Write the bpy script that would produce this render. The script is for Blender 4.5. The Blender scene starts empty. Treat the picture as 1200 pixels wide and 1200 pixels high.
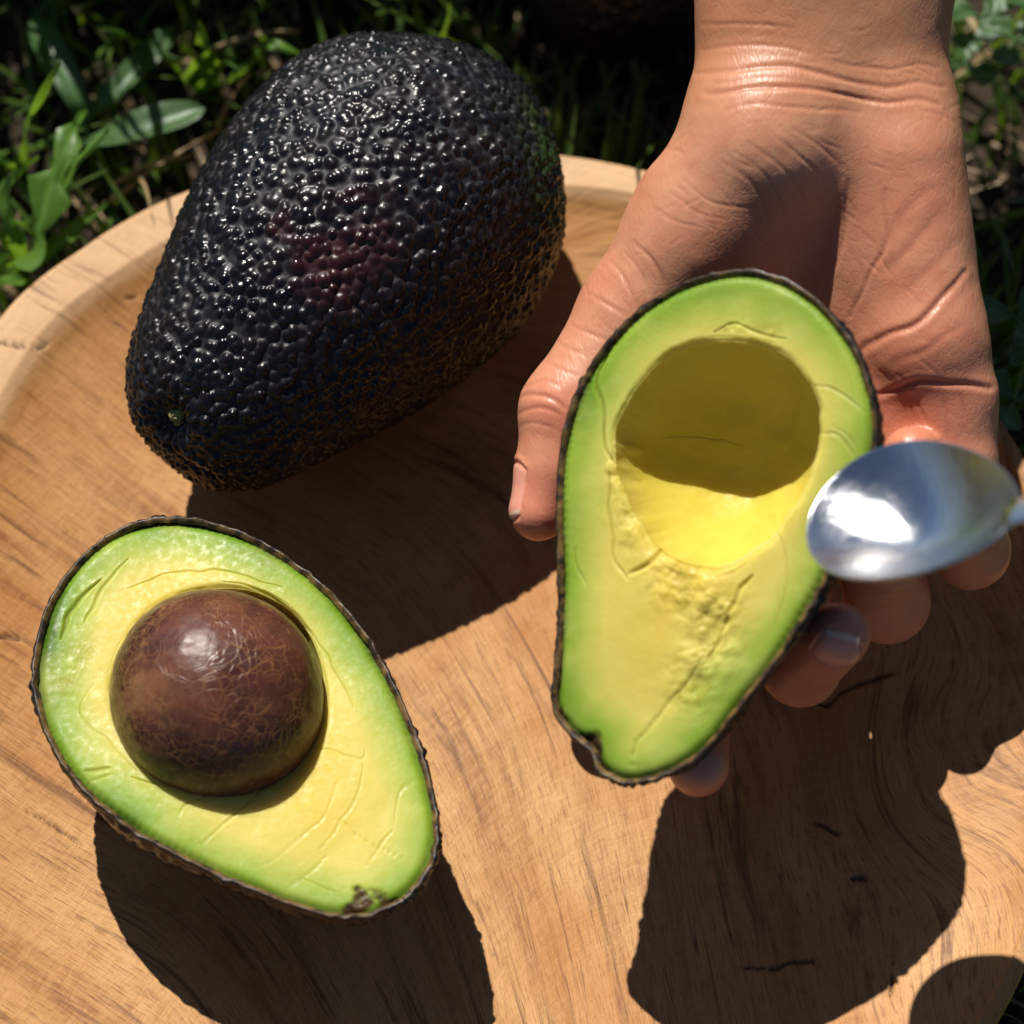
import bpy, math, random
import numpy as np
from mathutils import Vector

random.seed(7)
RNG = np.random.default_rng(11)
S = 0.01                      # all layout is in centimetres, the scene is in metres
scene = bpy.context.scene
COL = scene.collection

# ------------------------------------------------------------------ camera
ELEV = math.radians(62.0)
DIST = 55.0
TARGET = np.array([0.0, 0.0, 1.0])
FOCAL = 3143.0                # focal length in pixels of the 1200 px photograph
FWD = np.array([0.0, math.cos(ELEV), -math.sin(ELEV)])
UP = np.array([0.0, math.sin(ELEV), math.cos(ELEV)])
RIGHT = np.array([1.0, 0.0, 0.0])
CAM = TARGET - FWD * DIST
cam_data = bpy.data.cameras.new("camera")
cam = bpy.data.objects.new("camera", cam_data)
COL.objects.link(cam)
cam.location = Vector(CAM * S)
cam.rotation_euler = (math.pi / 2 - ELEV, 0.0, 0.0)
cam_data.sensor_width = 36.0
cam_data.sensor_fit = 'HORIZONTAL'
cam_data.lens = 36.0 * FOCAL / 1200.0
cam_data.clip_start = 0.01
cam_data.clip_end = 200.0
cam_data.dof.use_dof = True
cam_data.dof.focus_distance = 0.512
cam_data.dof.aperture_fstop = 11.0
scene.camera = cam

# ------------------------------------------------------------------ light
SHADOW = np.array([0.28, -0.66])          # ground shift of a shadow per unit of height
sun_vec = Vector((-SHADOW[0], -SHADOW[1], 1.0)).normalized()   # towards the sun
sun_el = math.asin(sun_vec.z)
world = bpy.data.worlds.new("World")
scene.world = world
world.use_nodes = True
wn = world.node_tree
wn.nodes.clear()
w_out = wn.nodes.new('ShaderNodeOutputWorld')
w_bg = wn.nodes.new('ShaderNodeBackground')
w_sky = wn.nodes.new('ShaderNodeTexSky')
w_sky.sky_type = 'NISHITA'
w_sky.sun_disc = False
w_sky.sun_elevation = sun_el
w_sky.sun_rotation = math.atan2(sun_vec.x, sun_vec.y)
w_sky.air_density = 0.7
w_sky.dust_density = 0.3
w_bg.inputs['Strength'].default_value = 0.05
wn.links.new(w_sky.outputs[0], w_bg.inputs[0])
wn.links.new(w_bg.outputs[0], w_out.inputs[0])
sun_data = bpy.data.lights.new("sun", 'SUN')
sun_data.energy = 5.0
sun_data.angle = math.radians(0.55)
sun_data.color = (1.0, 0.95, 0.87)
sun = bpy.data.objects.new("sun", sun_data)
COL.objects.link(sun)
sun.rotation_euler = sun_vec.to_track_quat('Z', 'Y').to_euler()
sun.location = sun_vec * 3
scene.view_settings.view_transform = 'Standard'
scene.view_settings.look = 'None'
scene.view_settings.exposure = 0.5
scene.view_settings.gamma = 1.0
scene.view_settings.use_curve_mapping = False


scene.cycles.max_bounces = 6
scene.cycles.diffuse_bounces = 3
scene.cycles.caustics_reflective = False
scene.cycles.caustics_refractive = False


# ------------------------------------------------------------------ layout helpers
def ray(px, py):
    d = FWD * FOCAL + RIGHT * (px - 600.0) + UP * (600.0 - py)
    return d / np.linalg.norm(d)


def P(px, py, z):
    """world point (cm) at height z behind a pixel of the 1200 px photograph"""
    d = ray(px, py)
    return CAM + d * ((z - CAM[2]) / d[2])


def project(pts):
    q = np.asarray(pts) - CAM
    w = q @ FWD
    return np.stack([600 + FOCAL * (q @ RIGHT) / w, 600 - FOCAL * (q @ UP) / w], -1)


def catmull(pts, per=12, closed=True):
    p = np.asarray(pts, float)
    n = len(p)
    out = []
    rng = range(n) if closed else range(n - 1)
    for i in rng:
        if closed:
            a, b, c, d = p[(i - 1) % n], p[i], p[(i + 1) % n], p[(i + 2) % n]
        else:
            a, b, c, d = p[max(i - 1, 0)], p[i], p[i + 1], p[min(i + 2, n - 1)]
        for k in range(per):
            t = k / per
            out.append(0.5 * ((2 * b) + (c - a) * t + (2 * a - 5 * b + 4 * c - d) * t * t
                              + (3 * b - a - 3 * c + d) * t ** 3))
    if not closed:
        out.append(p[-1])
    return np.array(out)


def vnoise(p, freq, seed=0):
    """smooth value noise, -1..1, for an (n,2|3) array"""
    p = np.asarray(p, float) * freq
    if p.shape[-1] == 2:
        p = np.concatenate([p, np.zeros(p.shape[:-1] + (1,))], -1)
    i = np.floor(p).astype(np.int64)
    f = p - i
    f = f * f * (3 - 2 * f)

    def h(a, b, c):
        n = (a * 374761393 + b * 668265263 + c * 2147483647 + seed * 1274126177) & 0xffffffff
        n = ((n ^ (n >> 13)) * 1274126177) & 0xffffffff
        n = (n ^ (n >> 16)) & 0xffff
        return n / 32767.5 - 1.0
    r = 0
    for dx in (0, 1):
        for dy in (0, 1):
            for dz in (0, 1):
                w = (f[..., 0] if dx else 1 - f[..., 0]) * (f[..., 1] if dy else 1 - f[..., 1]) \
                    * (f[..., 2] if dz else 1 - f[..., 2])
                r = r + w * h(i[..., 0] + dx, i[..., 1] + dy, i[..., 2] + dz)
    return r


def fbm(p, freq, octs=4, seed=0):
    r, a = 0, 1.0
    for o in range(octs):
        r = r + a * vnoise(p, freq * 2 ** o, seed + o)
        a *= 0.5
    return r


def seg_dist(q, line):
    """distance of 2-D points to a polyline, and the position 0..1 along it"""
    best = np.full(len(q), 1e9)
    pos = np.zeros(len(q))
    line = np.asarray(line, float)
    n = len(line) - 1
    for i in range(n):
        a, b = line[i], line[i + 1]
        ba = b - a
        t = np.clip(((q - a) @ ba) / max(ba @ ba, 1e-12), 0, 1)
        d = np.linalg.norm(q - a - t[:, None] * ba, axis=1)
        m = d < best
        best[m] = d[m]
        pos[m] = (i + t[m]) / n
    return best, pos


def sstep(a, b, x):
    t = np.clip((x - a) / (b - a), 0, 1)
    return t * t * (3 - 2 * t)


# ------------------------------------------------------------------ object helpers
def mesh_obj(name, verts, faces, mat, parent=None, smooth=True, attrs=None):
    me = bpy.data.meshes.new(name)
    verts = np.asarray(verts, np.float32) * S
    if isinstance(faces, np.ndarray):
        k = faces.shape[1]
        me.vertices.add(len(verts))
        me.vertices.foreach_set('co', verts.ravel())
        me.loops.add(faces.size)
        me.loops.foreach_set('vertex_index', faces.astype(np.int32).ravel())
        me.polygons.add(len(faces))
        me.polygons.foreach_set('loop_start', np.arange(0, faces.size, k, dtype=np.int32))
        me.update(calc_edges=True)
    else:
        me.from_pydata([tuple(v) for v in verts.tolist()], [], faces)
        me.update()
    if smooth:
        me.polygons.foreach_set('use_smooth', np.ones(len(me.polygons), bool))
    for k, v in (attrs or {}).items():
        a = me.attributes.new(k, 'FLOAT', 'POINT')
        a.data.foreach_set('value', np.asarray(v, np.float32).ravel())
    me.materials.append(mat)
    o = bpy.data.objects.new(name, me)
    COL.objects.link(o)
    if parent is not None:
        o.parent = parent
        o.matrix_parent_inverse = parent.matrix_basis.inverted()
    return o


def thing(name, label, cat, loc, group=None):
    o = bpy.data.objects.new(name, None)
    COL.objects.link(o)
    o.location = Vector(np.asarray(loc, float) * S)
    o.empty_display_size = 0.01
    o['label'] = label
    o['category'] = cat
    if group:
        o['group'] = group
    return o


def grid_faces(nu, nv, wrap_v=False, flip=False):
    i = np.arange(nu - 1)[:, None]
    j = np.arange(nv if wrap_v else nv - 1)[None, :]
    j2 = (j + 1) % nv
    f = np.stack([i * nv + j, (i + 1) * nv + j, (i + 1) * nv + j2, i * nv + j2], -1).reshape(-1, 4)
    return f[:, ::-1] if flip else f


def grid_normals(X, wrap_v=False):
    du = np.gradient(X, axis=0)
    if wrap_v:
        dv = (np.roll(X, -1, 1) - np.roll(X, 1, 1)) * 0.5
    else:
        dv = np.gradient(X, axis=1)
    n = np.cross(du, dv)
    return n / np.maximum(np.linalg.norm(n, axis=-1, keepdims=True), 1e-9)


# ------------------------------------------------------------------ material helpers
class Mat:
    def __init__(self, name, rough=0.5, spec=0.5):
        self.m = bpy.data.materials.new(name)
        self.m.use_nodes = True
        self.t = self.m.node_tree
        self.b = self.t.nodes['Principled BSDF']
        self.b.inputs['Roughness'].default_value = rough
        self.b.inputs['Specular IOR Level'].default_value = spec

    def n(self, kind, **kw):
        nd = self.t.nodes.new('ShaderNode' + kind)
        for k, v in kw.items():
            setattr(nd, k, v)
        return nd

    def link(self, a, b):
        self.t.links.new(a, b)

    def attr(self, name):
        return self.n('Attribute', attribute_name=name).outputs['Fac']

    def coord(self, kind='Object'):
        return self.n('TexCoord').outputs[kind]

    def noise(self, scale, detail=4, rough=0.55, vec=None, dist=0.0):
        nd = self.n('TexNoise')
        nd.inputs['Scale'].default_value = scale
        nd.inputs['Detail'].default_value = detail
        nd.inputs['Roughness'].default_value = rough
        nd.inputs['Distortion'].default_value = dist
        self.link(vec if vec is not None else self.coord(), nd.inputs['Vector'])
        return nd.outputs['Fac']

    def voronoi(self, scale, feature='F1', vec=None, rand=1.0):
        nd = self.n('TexVoronoi', feature=feature)
        nd.inputs['Scale'].default_value = scale
        nd.inputs['Randomness'].default_value = rand
        self.link(vec if vec is not None else self.coord(), nd.inputs['Vector'])
        return nd.outputs['Distance']

    def ramp(self, fac, stops, interp='LINEAR'):
        nd = self.n('ValToRGB')
        nd.color_ramp.interpolation = interp
        els = nd.color_ramp.elements
        while len(els) < len(stops):
            els.new(0.5)
        for e, (p, c) in zip(els, stops):
            e.position = p
            e.color = (c if hasattr(c, '__len__') else (c, c, c)) + (1.0,) if hasattr(c, '__len__') else (c, c, c, 1.0)
        self.link(fac, nd.inputs[0])
        return nd.outputs[0]

    def mix(self, fac, a, b, blend='MIX'):
        nd = self.n('Mix', data_type='RGBA', blend_type=blend)
        for sock, v in ((nd.inputs[0], fac), (nd.inputs[6], a), (nd.inputs[7], b)):
            if hasattr(v, 'is_linked') or isinstance(v, bpy.types.NodeSocket):
                self.link(v, sock)
            elif hasattr(v, '__len__'):
                sock.default_value = tuple(v) + (1.0,)
            else:
                sock.default_value = v
        return nd.outputs[2]

    def math(self, op, a, b=0.0, clamp=False):
        nd = self.n('Math', operation=op, use_clamp=clamp)
        for i, v in enumerate((a, b)):
            if isinstance(v, bpy.types.NodeSocket):
                self.link(v, nd.inputs[i])
            else:
                nd.inputs[i].default_value = v
        return nd.outputs[0]

    def rng(self, v, a, b, c, d, smooth=False):
        nd = self.n('MapRange')
        if smooth:
            nd.interpolation_type = 'SMOOTHSTEP'
        self.link(v, nd.inputs[0])
        for i, x in enumerate((a, b, c, d)):
            nd.inputs[i + 1].default_value = x
        return nd.outputs[0]

    def comb(self, x, y, z=0.0):
        nd = self.n('CombineXYZ')
        for i, v in enumerate((x, y, z)):
            if isinstance(v, bpy.types.NodeSocket):
                self.link(v, nd.inputs[i])
            else:
                nd.inputs[i].default_value = v
        return nd.outputs[0]

    def bump(self, h, strength=0.3, dist=0.001, prev=None):
        nd = self.n('Bump')
        nd.inputs['Strength'].default_value = strength
        nd.inputs['Distance'].default_value = dist
        self.link(h, nd.inputs['Height'])
        if prev is not None:
            self.link(prev, nd.inputs['Normal'])
        return nd.outputs[0]

    def set(self, **kw):
        for k, v in kw.items():
            sock = self.b.inputs[k.replace('_', ' ')]
            if isinstance(v, bpy.types.NodeSocket):
                self.link(v, sock)
            elif hasattr(v, '__len__') and sock.type == 'RGBA':
                sock.default_value = tuple(v) + (1.0,)
            else:
                sock.default_value = v
        return self.m

    def sss(self, weight, radius, scale):
        self.b.inputs['Subsurface Weight'].default_value = weight
        self.b.inputs['Subsurface Radius'].default_value = radius
        self.b.inputs['Subsurface Scale'].default_value = scale


# ------------------------------------------------------------------ materials
def wood_material():
    m = Mat('oiled_wood', 0.55, 0.3)
    phi, psi, crack, rim = m.attr('phi'), m.attr('psi'), m.attr('crack'), m.attr('rim')
    V = lambda a, b, z=0.0: m.comb(m.math('MULTIPLY', phi, a), m.math('MULTIPLY', psi, b), z)
    wide = m.noise(1.0, 3, 0.5, V(0.42, 0.07, 2.0), 0.4)
    band = m.noise(1.0, 5, 0.62, V(1.5, 0.09), 0.35)
    fine = m.noise(1.0, 4, 0.7, V(8.0, 0.40))
    pores = m.noise(1.0, 3, 0.75, V(24.0, 1.5, 3.0))
    curl = m.noise(1.0, 3, 0.6, V(1.6, 7.0, 7.0), 0.6)
    blot = m.noise(22.0, 4, 0.6)
    c = m.ramp(band, [(0.36, (0.180, 0.068, 0.018)), (0.46, (0.32, 0.143, 0.042)), (0.56, (0.41, 0.205, 0.070)), (0.66, (0.245, 0.098, 0.028))])
    c = m.mix(m.rng(wide, 0.44, 0.60, 0.0, 0.68), c, (0.48, 0.262, 0.100))
    c = m.mix(m.rng(fine, 0.44, 0.62, 0.0, 0.50), c, (0.47, 0.250, 0.092))
    c = m.mix(m.rng(pores, 0.52, 0.62, 0.0, 0.66), c, (0.160, 0.062, 0.018))
    c = m.mix(m.rng(curl, 0.48, 0.62, 0.0, 0.28), c, (0.49, 0.265, 0.100))
    c = m.mix(m.rng(blot, 0.46, 0.66, 0.0, 0.55), c, (0.33, 0.118, 0.027))
    c = m.mix(m.math('MULTIPLY', rim, 0.62), c, (0.50, 0.325, 0.180))
    dk = m.noise(1.0, 4, 0.75, V(3.2, 0.22, 11.0), 0.6)
    c = m.mix(m.rng(dk, 0.56, 0.66, 0.0, 0.78), c, (0.12, 0.045, 0.016))
    c = m.mix(m.math('MULTIPLY', crack, 0.9), c, (0.055, 0.024, 0.010))
    h = m.math('ADD', m.math('MULTIPLY', pores, -0.6), m.math('MULTIPLY', curl, 0.5))
    h = m.math('ADD', h, m.math('MULTIPLY', fine, 0.5))
    return m.set(Base_Color=c, Normal=m.bump(h, 0.6, 0.0005), Roughness=m.rng(blot, 0.3, 0.7, 0.48, 0.66))


def peel_material():
    m = Mat('avocado_peel', 0.3, 0.31)
    hgt, red, grn, lip, bloom_sheen = (m.attr(k) for k in ('hgt', 'red', 'grn', 'lip', 'bloom_sheen'))
    var = m.noise(140.0, 3)
    top = m.mix(m.rng(var, 0.40, 0.70, 0.0, 1.0), (0.0038, 0.0040, 0.0058), (0.009, 0.0055, 0.0065))
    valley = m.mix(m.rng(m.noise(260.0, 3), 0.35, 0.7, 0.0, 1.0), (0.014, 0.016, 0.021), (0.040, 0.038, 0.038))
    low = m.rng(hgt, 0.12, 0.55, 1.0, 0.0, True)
    c = m.mix(m.math('MULTIPLY', low, bloom_sheen), top, valley)
    c = m.mix(m.math('MULTIPLY', red, m.rng(var, 0.25, 0.55, 0.25, 1.0)), c, (0.028, 0.006, 0.007))
    c = m.mix(m.math('MULTIPLY', grn, m.rng(var, 0.42, 0.58, 0.0, 1.0)), c, (0.016, 0.030, 0.006))
    brown = m.mix(m.rng(m.noise(420.0, 3), 0.38, 0.62, 0.0, 1.0), (0.020, 0.012, 0.007), (0.16, 0.095, 0.025))
    c = m.mix(lip, c, brown)
    rgh = m.math('ADD', m.math('ADD', m.rng(low, 0.0, 1.0, 0.21, 0.48), m.rng(m.noise(70.0, 4), 0.35, 0.65, 0.0, 0.16)), m.math('MULTIPLY', lip, 0.3))
    return m.set(Base_Color=c, Roughness=rgh, Normal=m.bump(m.noise(900.0, 3), 0.35, 0.0003))


def flesh_material():
    m = Mat('avocado_flesh', 0.4, 0.20)
    edge, cav, crk, hue = (m.attr(k) for k in ('edge', 'cav', 'crk', 'hue'))
    wob = m.math('ADD', edge, m.rng(m.noise(60.0, 3), 0.2, 0.8, -0.14, 0.14))
    wob = m.math('ADD', wob, hue)
    c = m.ramp(m.rng(wob, 0.0, 2.0, 0.0, 1.0), [
        (0.0, (0.055, 0.110, 0.007)), (0.05, (0.115, 0.205, 0.013)), (0.17, (0.205, 0.300, 0.030)),
        (0.34, (0.36, 0.385, 0.066)), (0.50, (0.51, 0.435, 0.092)), (1.0, (0.55, 0.420, 0.068))])
    c = m.mix(m.rng(m.noise(110.0, 4), 0.45, 0.75, 0.0, 0.22), c, (0.60, 0.53, 0.19))
    c = m.mix(cav, c, m.mix(m.noise(150.0, 4), (0.50, 0.390, 0.042), (0.58, 0.465, 0.080)))
    c = m.mix(crk, c, (0.27, 0.22, 0.02))
    c = m.mix(m.attr('scar'), c, m.mix(m.noise(500.0, 3), (0.012, 0.007, 0.004), (0.10, 0.05, 0.015)))
    h = m.math('ADD', m.noise(1100.0, 3), m.math('MULTIPLY', m.noise(260.0, 3), 0.3))
    m.sss(0.60, (1.0, 0.85, 0.30), 0.0070)
    return m.set(Base_Color=c, Normal=m.bump(h, 0.20, 0.0003), Roughness=m.rng(m.noise(700.0, 2), 0.35, 0.65, 0.34, 0.62))


def pit_material():
    m = Mat('avocado_pit', 0.42, 0.32)
    co = m.coord()
    warp = m.n('VectorMath', operation='ADD')
    nz = m.n('TexNoise')
    nz.inputs['Scale'].default_value = 120.0
    m.link(co, nz.inputs['Vector'])
    sc = m.n('VectorMath', operation='SCALE')
    m.link(nz.outputs['Color'], sc.inputs[0])
    sc.inputs['Scale'].default_value = 0.006
    m.link(co, warp.inputs[0])
    m.link(sc.outputs[0], warp.inputs[1])
    v = warp.outputs[0]
    base = m.mix(m.rng(m.noise(70.0, 4), 0.3, 0.7, 0.0, 1.0), (0.036, 0.0105, 0.008), (0.105, 0.032, 0.020))
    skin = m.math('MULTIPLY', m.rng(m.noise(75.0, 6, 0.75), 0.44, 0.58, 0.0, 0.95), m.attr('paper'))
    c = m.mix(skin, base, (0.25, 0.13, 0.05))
    c = m.mix(m.rng(m.noise(130.0, 5, 0.7), 0.50, 0.66, 0.0, 0.8), c, (0.040, 0.013, 0.009))
    net = m.math('MINIMUM', m.voronoi(520.0, 'DISTANCE_TO_EDGE', v), m.math('MULTIPLY', m.voronoi(260.0, 'DISTANCE_TO_EDGE', v), 1.4))
    ln = m.math('MULTIPLY', m.rng(net, 0.0, 0.045, 1.0, 0.0), m.rng(m.noise(90.0, 3), 0.38, 0.60, 0.0, 1.0))
    c = m.mix(m.math('MULTIPLY', ln, 0.65), c, (0.27, 0.12, 0.042))
    flk = m.math('MULTIPLY', m.rng(m.noise(420.0, 3, 0.7), 0.60, 0.68, 0.0, 1.0), m.rng(m.noise(40.0, 2), 0.45, 0.65, 0.0, 1.0))
    c = m.mix(m.math('MULTIPLY', flk, 0.55), c, (0.42, 0.28, 0.08))
    h = m.math('ADD', m.math('MULTIPLY', ln, -0.6), m.noise(600.0, 3))
    return m.set(Base_Color=c, Roughness=m.rng(m.noise(200.0, 3), 0.3, 0.7, 0.27, 0.45), Normal=m.bump(h, 0.35, 0.0003))


def skin_material():
    m = Mat('hand_skin', 0.42, 0.48)
    crease, red = m.attr('crease'), m.attr('red')
    c = m.mix(m.rng(m.noise(48.0, 5), 0.38, 0.62, 0.0, 1.0), (0.53, 0.252, 0.142), (0.47, 0.192, 0.104))
    c = m.mix(m.rng(m.noise(260.0, 4), 0.42, 0.75, 0.0, 0.35), c, (0.47, 0.140, 0.080))
    c = m.mix(m.math('MULTIPLY', red, 0.75), c, (0.54, 0.165, 0.100))
    c = m.mix(m.math('MULTIPLY', m.attr('tan'), 0.8), c, (0.36, 0.160, 0.070))
    c = m.mix(m.math('MULTIPLY', crease, 0.5), c, (0.36, 0.115, 0.060))
    nl = m.attr('nail')
    c = m.mix(nl, c, (0.62, 0.27, 0.19))
    c = m.mix(m.attr('free'), c, (0.66, 0.50, 0.36))
    vecs = []
    for rot, scl in (((0.3, 0.2, 0.75), (1.0, 0.22, 1.0)), ((0.1, 0.3, -0.6), (1.0, 0.28, 1.0))):
        co = m.n('Mapping')
        co.inputs['Rotation'].default_value = rot
        co.inputs['Scale'].default_value = scl
        m.link(m.coord(), co.inputs[0])
        vecs.append(co.outputs[0])
    l1 = m.rng(m.voronoi(640.0, 'DISTANCE_TO_EDGE', vecs[0]), 0.0, 0.10, 0.0, 1.0)
    l2 = m.rng(m.voronoi(900.0, 'DISTANCE_TO_EDGE', vecs[1]), 0.0, 0.12, 0.0, 1.0)
    msk = m.rng(m.noise(45.0, 3), 0.35, 0.65, 0.15, 1.0)
    h = m.math('ADD', m.math('MULTIPLY', l1, msk), m.math('MULTIPLY', l2, 0.5))
    h = m.math('ADD', h, m.math('MULTIPLY', m.noise(1500.0, 3), 0.7))
    m.sss(0.32, (1.0, 0.36, 0.18), 0.0050)
    h = m.math('MULTIPLY', h, m.math('SUBTRACT', 1.0, nl))
    rg = m.math('SUBTRACT', m.rng(m.noise(400.0, 2), 0.3, 0.7, 0.36, 0.50), m.math('MULTIPLY', nl, 0.08))
    return m.set(Base_Color=c, Normal=m.bump(h, 0.15, 0.0003), Roughness=rg)


def simple(name, col, rough=0.5, spec=0.5, noise=None, col2=None, bump=0.0, translucent=False):
    m = Mat(name, rough, spec)
    if noise:
        f = m.rng(m.noise(noise, 4), 0.3, 0.7, 0.0, 1.0)
        m.set(Base_Color=m.mix(f, col, col2 or tuple(x * 0.6 for x in col)))
        if bump:
            m.set(Normal=m.bump(m.noise(noise * 3, 4), bump, 0.0006))
    else:
        m.set(Base_Color=col)
    return m.m


def leaf_material(name, col, col2, rough=0.42, trans=0.45, veins=True):
    m = Mat(name, rough, 0.5)
    f = m.rng(m.noise(90.0, 3), 0.3, 0.7, 0.0, 1.0)
    c = m.mix(f, col, col2)
    if veins:
        c = m.mix(m.math('MULTIPLY', m.attr('vein'), 0.6), c, tuple(min(1.0, x * 1.9 + 0.03) for x in col))
    m.set(Base_Color=c, Normal=m.bump(m.noise(350.0, 3), 0.35, 0.0006))
    out = m.t.nodes['Material Output']
    tr = m.n('BsdfTranslucent')
    tc = m.mix(0.6, c, (0.24, 0.38, 0.015))
    m.link(tc, tr.inputs[0])
    mx = m.n('MixShader')
    mx.inputs[0].default_value = trans
    m.link(m.b.outputs[0], mx.inputs[1])
    m.link(tr.outputs[0], mx.inputs[2])
    m.link(mx.outputs[0], out.inputs[0])
    return m.m


def steel_material():
    m = Mat('scratched_steel', 0.14, 0.5)
    co = m.n('Mapping')
    co.inputs['Scale'].default_value = (0.25, 1.0, 1.0)
    m.link(m.coord(), co.inputs[0])
    sc = m.noise(520.0, 5, 0.75, co.outputs[0], 2.5)
    wv = m.n('TexWave', wave_type='RINGS', rings_direction='SPHERICAL')
    wv.inputs['Scale'].default_value = 160.0
    wv.inputs['Distortion'].default_value = 9.0
    wv.inputs['Detail'].default_value = 4.0
    wv.inputs['Detail Scale'].default_value = 3.0
    m.link(m.coord(), wv.inputs['Vector'])
    h = m.math('ADD', sc, m.math('MULTIPLY', wv.outputs['Fac'], 0.25))
    smear = m.noise(130.0, 4, 0.6)
    return m.set(Base_Color=(0.66, 0.67, 0.68), Metallic=1.0,
                 Roughness=m.rng(smear, 0.3, 0.7, 0.08, 0.24), Normal=m.bump(h, 0.14, 0.0006))


WOOD = wood_material()
PEEL = peel_material()
FLESH = flesh_material()
PIT = pit_material()
SKIN = skin_material()
STEEL = steel_material()
STEM = simple('stem_scar', (0.30, 0.33, 0.10), 0.7, 0.3, 300.0, (0.10, 0.08, 0.03), 0.6)
SOIL = simple('dark_soil', (0.040, 0.027, 0.017), 0.9, 0.2, 60.0, (0.012, 0.008, 0.005), 1.0)
LEAF_A = leaf_material('dandelion_leaf', (0.075, 0.175, 0.016), (0.11, 0.22, 0.03))
LEAF_B = leaf_material('clover_leaf', (0.045, 0.11, 0.03), (0.075, 0.15, 0.045))
LEAF_C = leaf_material('grass_blade', (0.06, 0.12, 0.016), (0.09, 0.16, 0.025), veins=False)
STRAW = leaf_material('dry_straw', (0.34, 0.24, 0.11), (0.22, 0.14, 0.07), 0.6, 0.15, veins=False)

# ------------------------------------------------------------------ the bowl
GROUND_Z = -1.6
RIM_Z = 1.55


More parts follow.
